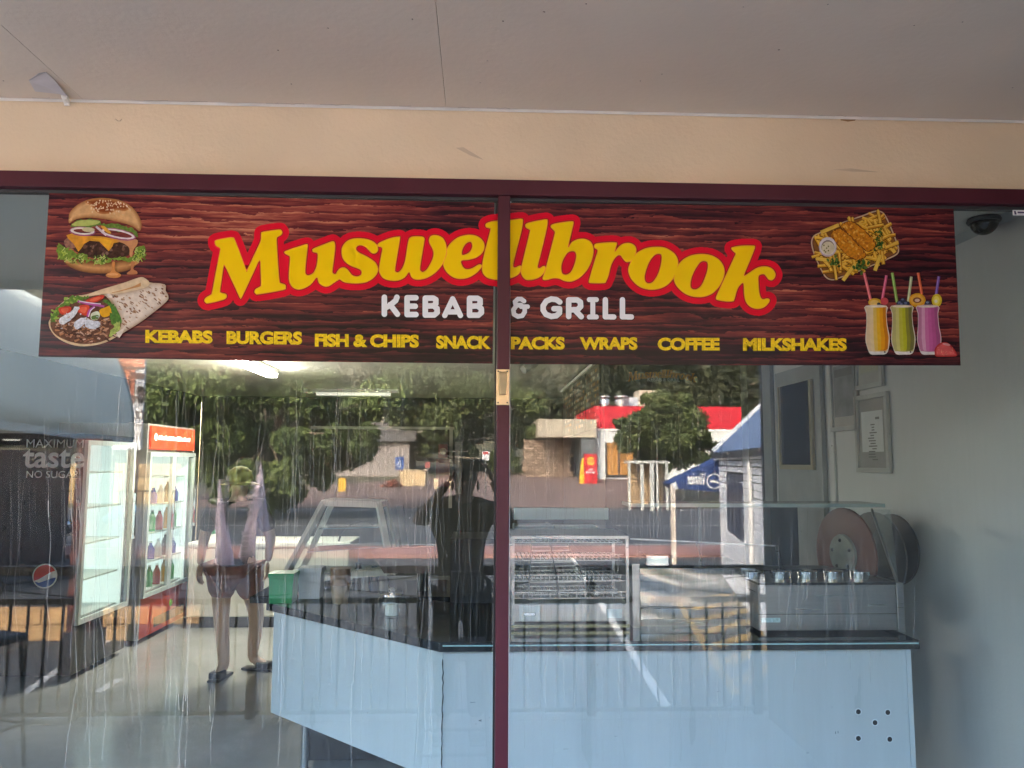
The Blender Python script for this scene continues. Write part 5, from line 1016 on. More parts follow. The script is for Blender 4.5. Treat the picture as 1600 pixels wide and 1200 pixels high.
# stone retaining wall, left, each block a part
ST = pm('sandstone', (0.36, 0.25, 0.12), .9, var=.35, scale=1.5, bump=.6, bscale=6); ST2 = pm('brown sandstone', (0.25, 0.17, 0.09), .9, var=.35, scale=1.5, bump=.6, bscale=6)
wt = thing('stone_wall', 'retaining wall of big tan sandstone blocks beyond the road at the far left', 'wall', (-22, -38, GZ)); g = random.Random(4); x = -27.5
for row in range(3):
    x = -27.5-row*.4
    while x < -15.6:
        w = g.uniform(1.0, 1.7); q = MB(); d = g.uniform(-.08, .08); z = GZ+row*.72
        q.box((x+.03, -38.6+d, z+.02), (x+w-.03, -37.7+d, z+.70)); part(q, 'stone', g.choice([ST, ST, ST2]), wt, bevel=.07); x += w
# brown house behind the trees
hb = thing('brown_house', 'plain grey brown house wall half hidden behind the drooping tree', 'house', (Mr(540, 770, 58).x, -55.5, tz(58)))
a, b_ = Mr(470, 790, 58), Mr(640, 690, 58); q = MB(); q.box((a.x, -62, tz(58)-.5), (b_.x, -55.5, b_.z)); part(q, 'wall', pm('house render', (0.25, 0.215, 0.20), .8, var=.06), hb)
q = MB(); q.prism([(a.x-.4, -55.0, b_.z), (a.x-.4, -62.4, b_.z), (a.x-.4, -58.7, b_.z+1.6)], (b_.x-a.x+.8, 0, 0)); part(q, 'roof', pm('house roof', (0.10, 0.09, 0.085), .8), hb)
a, b_ = Mr(440, 740, 57.9), Mr(470, 715, 57.9)
# cream corrugated fence
fa, fb = Mr(622, 765, 50), Mr(665, 735, 50); fe = thing('corrugated_fence', 'sunlit cream corrugated fence panel across the road', 'fence', ((fa.x+fb.x)/2, fa.y, fa.z))
q = MB(); n_ = 40; vv = []
for i in range(n_+1):
    x = fa.x+(fb.x-fa.x)*i/n_; y = fa.y+.05*(1 if (i//2) % 2 else -1); vv += [(x, y, fa.z-.2), (x, y, fb.z)]
q.add(vv, [(2*i, 2*i+2, 2*i+3, 2*i+1) for i in range(n_)]); o_ = part(q, 'fence_sheet', pm('cream sheet', (0.66, 0.52, 0.33), .5, var=.03), fe); so = o_.modifiers.new('s', 'SOLIDIFY'); so.thickness = .03
q = MB(); q.box((fa.x-.1, fa.y-.12, fb.z), (fb.x+.1, fa.y+.12, fb.z+.06)); part(q, 'top_rail', pm('cream rail', (0.6, 0.48, 0.32), .5), fe)
for px in (678, 699):
    a, b_ = Mr(px, 776, 48), Mr(px+7, 748, 48); q = MB(); q.box((a.x, a.y-.1, a.z-.3), (b_.x, a.y+.1, b_.z)); tag(q.build('cream_post', MATS['cream sheet']), 'short cream gate post %s of the corrugated fence' % ('immediately right' if px == 678 else 'further right'), 'post')
leafs = leaf_cloud('flowering_shrub', [Mr(605, 768, 49), Mr(615, 760, 49), Mr(598, 776, 48), Mr(612, 777, 48)], [.6, .5, .5, .45], 900, .16, leaf_mat('red leaf', (0.20, 0.05, 0.04), (0.36, 0.14, 0.09), 1.5)); tag(leafs, 'reddish shrub at the foot of the cream fence', 'shrub')
# yellow post, small signs
a, b_ = Mr(518, 783, 46), Mr(541, 747, 46); yp = thing('yellow_sign', 'yellow upright service sign post beside the drooping tree', 'sign', ((a.x+b_.x)/2, a.y, a.z)); q = MB(); q.box((b_.x-.40, a.y-.12, a.z-.3), (b_.x, a.y+.12, b_.z)); part(q, 'sign_panel', pm('sign yellow', (0.62, 0.36, 0.03), .5), yp)
q = MB(); q.box((b_.x-.46, a.y-.5, a.z-.3), (b_.x-.41, a.y+.1, b_.z)); part(q, 'side_panel', pm('sign olive', (0.30, 0.24, 0.04), .5), yp)
def roadsign(px, y0, y1, w, D, col, lab, base=None, art=None):
    a, b_ = Mr(px, y1, D), Mr(px, y0, D); hw_ = w/2/FPX*D; zg = tz(D) if D > 38.5 else GZ; t = thing('road_sign', lab, 'sign', (a.x, a.y, zg))
    q = MB(); q.tube([(a.x, a.y-.04, zg-.1), (a.x, a.y-.04, b_.z)], .03*D/40, 6); part(q, 'post', STEEL, t)
    q = MB(); q.box((a.x-hw_, a.y-.02, a.z), (a.x+hw_, a.y+.01, b_.z)); pl = part(q, 'sign_plate', col, t)
    if art:
        q = MB(); art(q, a.x, a.y+.014, a.z, hw_, b_.z-a.z); part(q, 'symbol', [pm('sym white', (.7, .7, .7), .5, var=0), pm('sym red', (.5, .04, .05), .5, var=0)], pl, fixn=False)
def wheel_sym(q, x, y, z, hw_, h):
    q.poly([[(x+hw_*.5*math.cos(t)-.02, y, z+h*.36+hw_*.5*math.sin(t)) for t in np.linspace(0, 6.28, 16)[:-1]], [(x+hw_*.34*math.cos(t)-.02, y, z+h*.36+hw_*.34*math.sin(t)) for t in np.linspace(0, 6.28, 16)[:-1]]])
    q.poly([[(x-hw_*.1, y, z+h*.4), (x+hw_*.1, y, z+h*.4), (x+hw_*.1, y, z+h*.8), (x-hw_*.1, y, z+h*.8)]])
roadsign(624, 714, 734, 13, 45, pm('sign blue', (.02, .08, .28), .5), 'blue accessible parking sign on a post near the cream fence', art=wheel_sym)
roadsign(668, 722, 731, 7, 48, pm('sign dull red', (.34, .08, .07), .5), 'little red sign plate just above the right end of the cream fence')
def nopark(q, x, y, z, hw_, h): q.poly([[(x-hw_*.8, y, z+h*.66), (x+hw_*.8, y, z+h*.66), (x+hw_*.8, y, z+h*.95), (x-hw_*.8, y, z+h*.95)]], 1); q.poly([[(x-hw_*.3, y, z+h*.1), (x+hw_*.3, y, z+h*.1), (x+hw_*.3, y, z+h*.14), (x-hw_*.3, y, z+h*.14)]], 1)
roadsign(759, 705, 719, 11, 42, pm('sign white', (.66, .66, .66), .5), 'white sign with a red band on a post just left of the mullion', art=nopark)

# ---- red and white drive through restaurant
DB = 56; rb = thing('restaurant', 'red topped white drive through restaurant with silver roof vents across the road', 'building', (Mr(1040, 747, DB).x, -(DB-2.5), tz(DB)))
RED = pm('parapet red', (0.46, 0.008, 0.022), .45, var=.04); WCL = pm('ribbed white', (0.62, 0.62, 0.62), .5, var=.04)
a, m1, b_ = Mr(932, 750, DB), Mr(932, 670, DB), Mr(1155, 636, DB); x0, x1 = a.x, b_.x; yF = a.y; zb_, zm, zt_ = a.z-.4, m1.z, b_.z
q = MB(); q.box((x0, yF-11, zb_), (x1, yF, zm)); part(q, 'wall', WCL, rb)
q = MB()
for i in range(30):
    x = x0+.1+i*(x1-x0)/30; q.box((x, yF+.001, zb_), (x+.08, yF+.035, zm-.02))
part(q, 'wall_ribs', WCL, rb)
q = MB(); q.box((x0-.12, yF-11.1, zm+.003), (x1+.1, yF+.12, zt_)); part(q, 'parapet', RED, rb)
q = MB(); q.box((x0-.1, yF-11, zm-.14), (x1, yF+.13, zm)); part(q, 'parapet_trim', WHITE, rb)
a, b_ = Mr(947, 742, DB), Mr(990, 692, DB); q = MB(); q.box((a.x, yF+.05, a.z), (b_.x, yF+.09, b_.z)); wf = part(q, 'window', pm('amber window', (0.33, 0.16, 0.045), .2, var=.25, scale=.7), rb)
q = MB()
for t in (0, .45, 1): x = a.x+(b_.x-a.x)*t; q.box((x-.06, yF+.091, a.z), (x+.06, yF+.13, b_.z))
q.box((a.x, yF+.091, a.z-.12), (b_.x, yF+.14, a.z-.002)); part(q, 'window_frame', DARK, wf)
for px, w, y0, y1 in ((945, 17, 621, 636), (971, 22, 619, 636)):
    a, b_ = Mr(px, y1, DB+3), Mr(px, y0, DB+3); r = w/2/FPX*DB; q = MB(); q.lathe([(r*.8, 0), (r*.8, .25), (r, .27), (r, .55), (r*.6, .75), (r*1.02, .78), (r*1.02, .9)], (a.x, a.y, a.z-.05), 16); part(q, 'roof_vent', pm('vent silver', (.5, .52, .53), .35, metal=.8), rb, smooth=True)
a, b_ = Mr(998, 645, DB+4), Mr(1036, 610, DB+4); q = MB(); q.box((a.x, a.y-2, a.z-.3), (b_.x, a.y, b_.z)); part(q, 'plant_box', pm('plant cream', (.50, .46, .36), .6), rb)
q = MB(); q.box((a.x-.75, a.y-.9, a.z-.3), (a.x-.06, a.y, b_.z-.6)); part(q, 'air_unit', pm('unit grey', (.45, .5, .55), .5), rb)
# drive through canopy
a, b_ = Mr(841, 683, DB-1), Mr(916, 655, DB-1); q = MB(); q.box((a.x, a.y-8, a.z), (x0-.13, a.y, b_.z)); part(q, 'canopy', pm('canopy tan', (.36, .31, .24), .6, var=.05), rb)
q = MB(); q.box((a.x+.1, a.y-8.3, zb_), (x0-.3, a.y-7.9, a.z)); part(q, 'rear_screen', DARK, rb)
q = MB(); q.box((x0-1.2, a.y-4, zb_), (x0-.14, a.y-.2, a.z-.01)); part(q, 'order_booth', pm('booth grey', (.10, .11, .12), .4), rb)
bw = thing('brick_screen', 'rough brown brick screen wall in the shade under the tan canopy', 'wall', (a.x+1, a.y-3, zb_)); g = random.Random(9)
BR = pm('rough brick', (.22, .15, .11), .9, var=.3); BR2 = pm('rough brick pale', (.32, .24, .18), .9, var=.3)
xw0, xw1 = Mr(816, 700, DB+1).x, Mr(889, 700, DB+1).x
q1, q2 = MB(), MB(); z = zb_+.3
while z < a.z-.2:
    x = xw0+g.uniform(0, .2)
    while x < xw1: w = g.uniform(.3, .5); (q1 if g.random() < .6 else q2).box((x, a.y-3+g.uniform(-.02, .02), z), (x+w-.03, a.y-2.7, z+.15)); x += w
    z += .18
part(q1, 'brick_courses', BR, bw, kind='stuff'); part(q2, 'brick_courses', BR2, bw, kind='stuff')
# totem
D = 52; a, b_ = Mr(913, 756, D), Mr(933, 709, D); tt = thing('totem_sign', 'red totem sign with a yellow round emblem and white lines of text', 'sign', ((a.x+b_.x)/2, a.y, a.z))
q = MB(); q.box((a.x, a.y-.35, a.z-.3), (b_.x, a.y, b_.z)); tb = part(q, 'totem_body', pm('totem red', (.48, .01, .018), .4, var=.03), tt)
q = MB(); q.prism([(a.x-.35, a.y-.3, a.z-.3), (a.x-.002, a.y-.3, a.z-.3), (a.x-.002, a.y-.3, b_.z-.25), (a.x-.18, a.y-.3, b_.z-.45)], (0, .2, 0)); part(q, 'yellow_fin', pm('totem yellow', (.66, .36, .02), .4), tt)
cx, cz, r = (a.x+b_.x)/2, b_.z-.48, .26; q = MB()
half = lambda s_, rr, cz_: [(cx+rr*math.cos(t), a.y+.005, cz_+s_*rr*math.sin(t)*.8) for t in np.linspace(0, math.pi, 14)]
q.poly([half(1, r, cz+.08)]); q.poly([half(-1, r, cz-.08)]); q.poly([[(cx-r, a.y+.005, cz-.03), (cx+r, a.y+.005, cz-.03), (cx+r, a.y+.005, cz+.03), (cx-r, a.y+.005, cz+.03)]])
part(q, 'emblem', pm('emblem yellow', (.7, .42, .03), .4, var=0), tb, fixn=False)
q = MB(); g = random.Random(2)
for r_, (z, n_) in enumerate(((b_.z-1.12, 3), (b_.z-1.30, 7))):
    for i in range(n_): w = .07; x = cx+.004-(i-(n_-1)/2)*.09; q.box((x-w/2, a.y+.001, z), (x+w/2, a.y+.006, z+.10))
part(q, 'lettering', MATS['sym white'], tb)
# white posts of a glazed shelter
D = 37; sh = thing('glazed_shelter', 'white framed glazed shelter standing on the verge under the street tree', 'shelter', (Mr(1015, 795, D).x, -(D-2.5), GZ))
for px, w in ((984, .10), (1004, .16), (1021, .30), (1043, .12), (1026, .2)):
    a, b_ = Mr(px, 800, D), Mr(px, 725, D); q = MB(); q.box((a.x-w/2, a.y-.06, GZ), (a.x+w/2, a.y+.02, b_.z)); part(q, 'post', pm('shelter grey white', (.42, .42, .40), .5), sh)
a, b_ = Mr(982, 724, D), Mr(1046, 720, D); q = MB(); q.box((a.x, a.y-1.2, a.z), (b_.x, a.y+.05, b_.z)); part(q, 'roof', MATS['shelter grey white'], sh)
q = MB(); q.box((a.x+.15, a.y-1.1, GZ+.2), (b_.x-.1, a.y-1.06, a.z-.02)); part(q, 'back_panel', pm('tan panel', (.33, .22, .12), .6), sh)

# ---- white brick charity shop at the right
A0 = G(1190, 985, GZ); B0 = G(1127, 896, GZ); dirw = (B0-A0); dirw.z = 0; Lw = dirw.length; dirw.normalize(); inw = Vector((-dirw.y, dirw.x, 0)); inw = inw if inw.x > 0 else -inw
A0 = A0-dirw*1.4; Lw = (B0-A0).length; ze = Mr(1127, 716, B0.y*-1+2.5).z
cs_ = thing('brick_shop', 'white painted brick shop with a blue iron roof beside the car park', 'building', (A0+dirw*Lw/2)+inw*2)
BM1 = pm('painted brick', (0.72, 0.73, 0.77), .6, var=.05, scale=5); BM2 = pm('painted brick cool', (0.66, 0.68, 0.73), .6, var=.06, scale=5)
q = MB(); o1 = A0+inw*.03; q.prism([o1, o1+dirw*(Lw-.005), o1+dirw*(Lw-.005)+inw*4.5, o1+inw*4.5], (0, 0, ze-GZ)); part(q, 'wall', pm('mortar', (.06, .06, .065), .9), cs_)
wa = (Mr(1136, 840, -(A0+dirw*(Lw-1.2)).y+2.5))
def along(px):    # distance along the wall face for a pixel column
    best = min(np.linspace(0, Lw, 400), key=lambda s_: abs(pxof(A0+dirw*s_+Vector((0, 0, 1.5)))-px)); return best
def pxof(P):
    v = np.array([P.x, -P.y+CAMD, P.z-CAMH]); return 800+FPX*(v@_Rt)/(v@_F)
s0, s1 = along(1159), along(1136); Pm = A0+dirw*(s0+s1)/2; zw1 = Mr(1147, 741, -Pm.y+2.5).z; zw0 = Mr(1147, 836, -Pm.y+2.5).z
ch, bl_ = .112, .30; bricks = []; r = 0; z = GZ
while z+ch < ze:
    s_ = -(bl_/2 if r % 2 else 0)
    while s_ < Lw-.02:
        e0, e1 = max(s_, 0), min(s_+bl_-.022, Lw)
        if not (e1 > s0 and e0 < s1 and z+ch > zw0 and z < zw1) and e1-e0 > .03: bricks.append((e0, e1, z))
        s_ += bl_
    z += ch; r += 1
bricks.sort(key=lambda b_: abs(b_[0]-2.4)+abs(b_[2]-.5)*.8)
bmesh_cache = {}
def brick_at(e0, e1, z):
    key = round(e1-e0, 3)
    if key not in bmesh_cache:
        q = MB(); L_ = e1-e0; p0 = Vector((0, 0, 0)); q.prism([p0, dirw*L_, dirw*L_+inw*.04, inw*.04], (0, 0, ch-.022)); me = bpy.data.meshes.new('brick'); me.from_pydata([Vector(p) for p in q.v], [], q.f); me.materials.append(BM1 if len(bmesh_cache) % 3 else BM2)
        b_ = bmesh.new(); b_.from_mesh(me); bmesh.ops.recalc_face_normals(b_, faces=b_.faces); b_.to_mesh(me); b_.free(); bmesh_cache[key] = me
    o = bpy.data.objects.new('brick', bmesh_cache[key]); C.objects.link(o); o.parent = cs_; o.location = A0+dirw*e0+Vector((0, 0, z-GZ))-inw*random.uniform(0, .004)-ORG[cs_]
for b_ in bricks[:300]: brick_at(*b_)
q = MB()
for e0, e1, z in bricks[300:]: p0 = A0+dirw*e0+Vector((0, 0, z-GZ)); q.prism([p0, p0+dirw*(e1-e0), p0+dirw*(e1-e0)+inw*.03, p0+inw*.03], (0, 0, ch-.022))
if q.v: part(q, 'brickwork', BM1, cs_, kind='stuff')
q = MB(); p0 = A0+dirw*s0+inw*.02; p0.z = 0; q.prism([p0+Vector((0, 0, zw0)), p0+dirw*(s1-s0)+Vector((0, 0, zw0)), p0+dirw*(s1-s0)+inw*.005+Vector((0, 0, zw0)), p0+inw*.005+Vector((0, 0, zw0))], (0, 0, zw1-zw0)); wn_ = part(q, 'window', pm('dim window', (.03, .035, .05), .15), cs_)
q = MB()
for k in range(5): p = p0+dirw*(s1-s0)*(k/4)-inw*.012; q.bar(p+Vector((0, 0, zw0)), p+Vector((0, 0, zw1)), .02)
part(q, 'window_bars', pm('bar navy', (.04, .05, .09), .5), wn_)
q = MB(); p = A0+dirw*along(1178)-inw*.045; p.z = 0; q.tube([p+Vector((0, 0, GZ)), p+Vector((0, 0, ze))], .035, 8); part(q, 'downpipe', pm('pipe white', (.62, .6, .58), .5), cs_)
EV = ze+.10; o1 = A0-inw*.07-dirw*.3; o2 = B0-inw*.07+dirw*.45; up = Vector((0, 0, 1)); BLUE = pm('blue iron', (.085, .125, .22), .45, var=.06, scale=3)
R1 = Mr(1190, 636, -B0.y+2.5+.6); rg2 = o1+inw*(R1-o2).dot(inw); rg2.z = R1.z+.0; nseg = 60; q = MB(); vv = []
o1z, o2z = Vector((o1.x, o1.y, EV)), Vector((o2.x, o2.y, EV))
for i in range(nseg*2+1):
    t = i/(nseg*2); h = .018 if i % 2 else 0; vv += [o1z.lerp(o2z, t)+up*h, rg2.lerp(R1, t)+up*h]
q.add(vv, [(2*i, 2*i+2, 2*i+3, 2*i+1) for i in range(nseg*2)]); o_ = part(q, 'roof', BLUE, cs_); so = o_.modifiers.new('s', 'SOLIDIFY'); so.thickness = .02; so.offset = -1
q = MB(); q.bar(o1z-up*.05, o2z-up*.05, .07, .10); part(q, 'gutter', pm('gutter dark', (.035, .045, .06), .5), cs_)
q = MB(); q.prism([o1z-up*.14, o2z-up*.14, o2z+inw*.06-up*.14, o1z+inw*.06-up*.14], up*.03); part(q, 'eave_board', WHITE, cs_)
q = MB(); q.bar(o2z+up*.05, R1+up*.05, .07, .09); part(q, 'verge_cap', pm('verge pale', (.55, .58, .62), .5), cs_)
q = MB(); gb = B0+inw*.0; q.prism([gb+up*(ze-GZ), gb+inw*4.5+up*(ze-GZ), Vector((R1.x, R1.y, R1.z-.05))], dirw*.04); part(q, 'gable', BM1, cs_)
# its blue awning, seen end on
DA = -B0.y+2.5+.35; NAVY = pm('awning navy', (.012, .035, .14), .6, var=.1, scale=4); P1, P2, P3, P4 = Mr(1130, 716, DA), Mr(1047, 756, DA), Mr(1056, 764, DA), Mr(1130, 769, DA)
aw = thing('shop_awning', 'navy blue awning with white lettering on the end of the white brick shop', 'awning', (P4.x, P4.y, P3.z))
q = MB(); q.prism([P1, P2, P3, P4], (0, -.8, 0)); apn = part(q, 'canvas', NAVY, aw)
q = MB(); q.prism([P2+Vector((-.01, .012, 0)), P2+Vector((.12, .012, .045)), P3+Vector((.05, .012, 0)), P3+Vector((-.01, .012, 0))], (0, -.01, 0)); part(q, 'end_patch', pm('patch pale', (.5, .52, .55), .6), aw)
a, b_ = Mr(1103, 757.5, DA), Mr(1074, 738, DA); q = MB(); text3d(q, 'Vinnies', (a.x, P1.y+.006, a.z), (b_.x-a.x, 0, 0), (0, 0, b_.z-a.z), .02); part(q, 'lettering', MATS['sym white'], apn, fixn=False); q = MB()
c_ = Mr(1116, 752, DA); rr_ = .17; ring = lambda f: [(c_.x+rr_*f*math.cos(t), P1.y+.006, c_.z+rr_*f*math.sin(t)) for t in np.linspace(0, 2*math.pi, 24, endpoint=False)]
q.poly([ring(1), ring(.82)]); q.poly([[(c_.x-.09, P1.y+.006, c_.z-.02), (c_.x+.09, P1.y+.006, c_.z-.05), (c_.x+.09, P1.y+.006, c_.z), (c_.x-.09, P1.y+.006, c_.z+.04)]]); part(q, 'emblem', MATS['sym white'], apn, fixn=False)
a = Mr(1049, 765, DA); q = MB(); q.bar((a.x+.04, a.y-.05, GZ), (a.x+.04, a.y-.05, P2.z-.03), .09); part(q, 'awning_post', pm('post cream', (.55, .48, .42), .5), aw)

# ---- neighbouring shop's bullnose verandah at the left
vd = thing('bullnose_verandah', 'pale curved corrugated iron verandah of the neighbouring shop at the left', 'verandah', (-7.5, -10, GZ))
LA, LB = Mr(-40, 652, 9.0), Mr(204, 687, 14.7); ax = (LB-LA); Lax = ax.length; axn = ax.normalized(); outv = Vector((-1, 0, 0)); NA = 18; NL = 200; q = MB(); vv = []
for i in range(NL+1):
    t = i/NL; c0 = LA.lerp(LB, t); k = .075*math.sin(2*math.pi*i/8)
    for j in range(NA+1):
        th_ = R(96)*j/NA; vv.append(c0+outv*((1.55)*(1-math.cos(th_)))+Vector((0, 0, (2.3)*math.sin(th_)))+Vector((math.cos(th_), 0, math.sin(th_)))*k)
q.add(vv, [(i*(NA+1)+j, (i+1)*(NA+1)+j, (i+1)*(NA+1)+j+1, i*(NA+1)+j+1) for i in range(NL) for j in range(NA)]); o_ = part(q, 'roof_sheet', pm('pale iron', (.62, .65, .60), .5, var=.05, scale=.8), vd, smooth=True); so = o_.modifiers.new('s', 'SOLIDIFY'); so.thickness = .012
q = MB(); q.bar(LA-Vector((0, 0, .05)), LB-Vector((0, 0, .05)), .09, .11); part(q, 'gutter', pm('gutter blue grey', (.36, .43, .46), .4), vd)
q = MB(); P = [LB+axn*.03+outv*(1.55*(1-math.cos(R(96)*j/NA)))+Vector((0, 0, 2.3*math.sin(R(96)*j/NA))) for j in range(NA+1)]
for a, b_ in zip(P[:-1], P[1:]): q.bar(a, b_, .10, .05, up=(0, 1, 0))
part(q, 'end_trim', pm('end trim', (.30, .36, .35), .5), vd)
q = MB(); q.prism([LA-Vector((0, 0, .11)), LB-Vector((0, 0, .11)), LB+outv*3-Vector((0, 0, .11)), LA+outv*3-Vector((0, 0, .11))], (0, 0, .02)); part(q, 'lining', pm('lining brown', (.16, .13, .12), .7), vd)
for t in (.35, .55):
    p = LA.lerp(LB, t)+outv*1.0; q = MB(); q.lathe([(.10, -.02), (.12, 0)], p-Vector((0, 0, .115)), 12); part(q, 'downlight', pm('downlight', (.8, .78, .7), .4, var=0, emit=(1, .95, .8), es=0.3), vd)
q = MB(); b0 = G(128, 1050, GZ); b0.z = GZ; q.box((b0.x-.13, b0.y-.13, GZ+.45), (b0.x+.13, b0.y+.13, 1.93)); part(q, 'post', pm('mottled maroon', (.11, .022, .018), .7, var=.6, scale=14, col2=(.02, .012, .012)), vd)
q = MB(); q.box((b0.x-.16, b0.y-.16, GZ), (b0.x+.16, b0.y+.16, GZ+.449)); part(q, 'post_base', pm('plinth dark', (.03, .03, .04), .6), vd)
q = MB(); q.box((-14, -16, GZ), (-9.6, -9, 1.9)); tag(q.build('neighbour_shopfront', pm('dim shop', (.04, .04, .045), .3)), 'dark glazed front of the neighbouring shop under the curved verandah', 'shop')
# pylon board with orange panels beyond the verandah
D = 15.6; a, b_ = Mr(150, 702, D), Mr(228, 540, D); pl = thing('pylon_board', 'white upright advertising board with orange panels beyond the curved verandah', 'sign', ((a.x+b_.x)/2, a.y, GZ))
q = MB(); q.box((a.x, a.y-.08, a.z), (b_.x, a.y, b_.z)); pb = part(q, 'board', pm('board white', (.55, .56, .6), .5, var=.03), pl)
def rect(q, x0, y0, x1, y1, m): u, v = Mr(x0, y1, D), Mr(x1, y0, D); q.add([(u.x, a.y+.006+.002*m, u.z), (v.x, a.y+.006+.002*m, u.z), (v.x, a.y+.006+.002*m, v.z), (u.x, a.y+.006+.002*m, v.z)], [(0, 1, 2, 3)], m)
q = MB(); rect(q, 155, 545, 227, 573, 0); rect(q, 160, 577, 212, 617, 0); rect(q, 212, 583, 226, 592, 1); rect(q, 160, 574, 226, 576.5, 1); rect(q, 168, 618, 212, 630, 1)
for x0_, y0_, x1_, y1_ in ((191, 592, 194, 605), (201, 590, 205, 607), (202, 582, 209, 585), (203, 643, 225, 645), (204, 652, 225, 654), (213, 645, 216, 652), (224, 645, 226, 652)): rect(q, x0_, y0_, x1_, y1_, 2)
rect(q, 200, 664, 224, 666, 1)
for x0_ in (205, 208, 213, 218): rect(q, x0_, 676, x0_+2, 688, 2)
for k in range(7): c_ = Mr(220+4*math.cos(k*.9), 617+10*math.sin(k*.9), D); q.poly([[(c_.x+.055*math.cos(t), a.y+.0105, c_.z+.055*math.sin(t)) for t in np.linspace(0, 6.28, 9)[:-1]]], 2)
part(q, 'board_print', [pm('print orange', (.50, .16, .09), .5, var=.05), pm('print brown', (.16, .09, .08), .5), pm('print dark', (.06, .035, .04), .5)], pb, fixn=False)
q = MB(); q.box((b_.x-.3, a.y-.2, GZ), (b_.x-.1, a.y-.081, a.z)); q.box((a.x+.1, a.y-.2, GZ), (a.x+.3, a.y-.081, a.z)); part(q, 'board_leg', STEEL, pl)

# ---- railing along the footpath edge
YR = -3.3; ra = thing('railing', 'black steel railing with crossed wires and rings along the footpath edge', 'railing', (0, YR, FP)); DR = CAMD-YR-0.0
zr1, zr2 = Mr(600, 891, DR).z, Mr(600, 938, DR).z; zbm = FP+.03; rp0 = Mr(663, 900, DR).x; st_ = 255/FPX*DR
q = MB(); q.box((rp0-5*st_, YR-.03, zr1-.035), (rp0+5*st_, YR+.03, zr1+.035)); part(q, 'top_rail', BLACK, ra, bevel=.006)
q = MB(); q.box((rp0-5*st_, YR-.02, zr2-.02), (rp0+5*st_, YR+.02, zr2+.02)); part(q, 'middle_rail', BLACK, ra)
q = MB(); q.box((rp0-5*st_, YR-.02, zbm), (rp0+5*st_, YR+.02, zbm+.03)); part(q, 'bottom_rail', BLACK, ra)
for k in range(-5, 6):
    x = rp0+k*st_; q = MB(); q.box((x-.03, YR-.031, FP), (x+.03, YR+.031, zr1+.036)); part(q, 'post', BLACK, ra)
    if k == 5: break
    cx, cz, rr_ = x+st_/2, (zr1+zr2)/2-.01, .062; q = MB(); q.tube([(cx+rr_*math.cos(t), YR, cz+rr_*math.sin(t)) for t in np.linspace(0, 2*math.pi, 20, endpoint=False)], .008, 6, closed=True); part(q, 'ring', BLACK, ra, smooth=True)
    q = MB()
    for sx in (-1, 1):
        for sz in (-1, 1): q.tube([(cx+sx*rr_*.95, YR, cz+sz*rr_*.3), (cx+sx*(st_/2-.03), YR, cz+sz*((zr1-zr2)/2-.035))], .005, 5)
    part(q, 'cross_wire', BLACK, ra)
    for i in range(1, 10):
        xb = x+st_*i/10; q = MB(); q.box((xb-.008, YR-.008, zbm+.031), (xb+.008, YR+.008, zr2-.021)); part(q, 'baluster', BLACK, ra)
# timber sleepers
g = random.Random(12); TB = pm('treated timber', (.34, .21, .10), .8, var=.25, scale=3, stretch=(.3, 1, 8), bump=.2, bscale=20)
te = thing('timber_edging', 'low orange brown edging of stacked timber sleepers across the car park', 'edging', (-5.2, -7.9, GZ)); yT = -(10.3-2.5)
for row in range(2):
    x = -8.5+row*.9
    while x < -4.8: q = MB(); q.box((x, yT-.2, GZ+row*.20), (x+1.99, yT+g.uniform(-.006, .006), GZ+.19+row*.20)); part(q, 'sleeper', TB, te, bevel=.008); x += 2.0
# blade wall at the right, outside
q = MB(); q.box((2.10, -3.2, FP), (2.32, -.04, HW-.002)); tag(q.build('blade_wall', pm('blade grey', (.17, .175, .175), .7, var=.05)), 'grey wall standing out from the shopfront at its right end', 'wall')
# closed market umbrellas
def umbrella(px, ytop, ybot, w, D, lab, seed, lean):
    g = random.Random(seed); a, b_ = Mr(px-lean, ybot, D), Mr(px+lean, ytop, D); t = thing('market_umbrella', lab, 'umbrella', (a.x, a.y, GZ)); q = MB(); H_ = b_.z-a.z; r = w/2/FPX*D; n_ = 14; vv = []; K = 12
    for k in range(K+1):
        u = k/K; rr_ = r*(.03+.97*min(1, (1-u)*1.12))*(1 if u > .08 else .55+5.6*u); 
        for j in range(n_): f = 1+(.12 if j % 2 else -.12); an = 2*math.pi*j/n_; vv.append((a.x+(b_.x-a.x)*u+rr_*f*math.cos(an), a.y+rr_*f*math.sin(an), a.z+H_*u+g.uniform(-.01, .01)))
    q.add(vv, [(k*n_+j, k*n_+(j+1) % n_, (k+1)*n_+(j+1) % n_, (k+1)*n_+j) for k in range(K) for j in range(n_)]); cv = part(q, 'canopy', pm('mauve canvas', (.86, .70, .77), .8, var=.06, scale=5), t, smooth=True)
    q = MB(); q.tube([(a.x, a.y, GZ), (a.x, a.y, b_.z+.03)], .02, 8); part(q, 'pole', pm('pole grey', (.3, .3, .3), .4, metal=.6), t)
    q = MB(); q.lathe([(.25, 0), (.25, .06), (.05, .08)], (a.x, a.y, GZ), 16); part(q, 'umbrella_base', DARK, t); return t, cv, a, b_, r
t, cv, a, b_, r = umbrella(403, 725, 884, 46, 7.2, 'taller closed mauve market umbrella with white lettering down its side', 1, 5)
q = MB(); g = random.Random(8)
for k in range(5): z = a.z+.50*(b_.z-a.z)+k*.065; q.box((a.x-.045+.004*k, a.y+r*1.16-.012*k-.02, z), (a.x+.005+.004*k, a.y+r*1.16-.012*k-.012, z+.04))
for k in range(5): z = a.z+.12*(b_.z-a.z)+k*.045; q.box((a.x-.08, a.y+r*1.2-.012, z), (a.x-.02, a.y+r*1.2-.004, z+.03))
part(q, 'lettering', pm('lettering pale', (.6, .55, .57), .7, var=0), cv)
umbrella(346, 748, 900, 30, 7.4, 'smaller closed mauve market umbrella left of the lettered one', 2, -3)
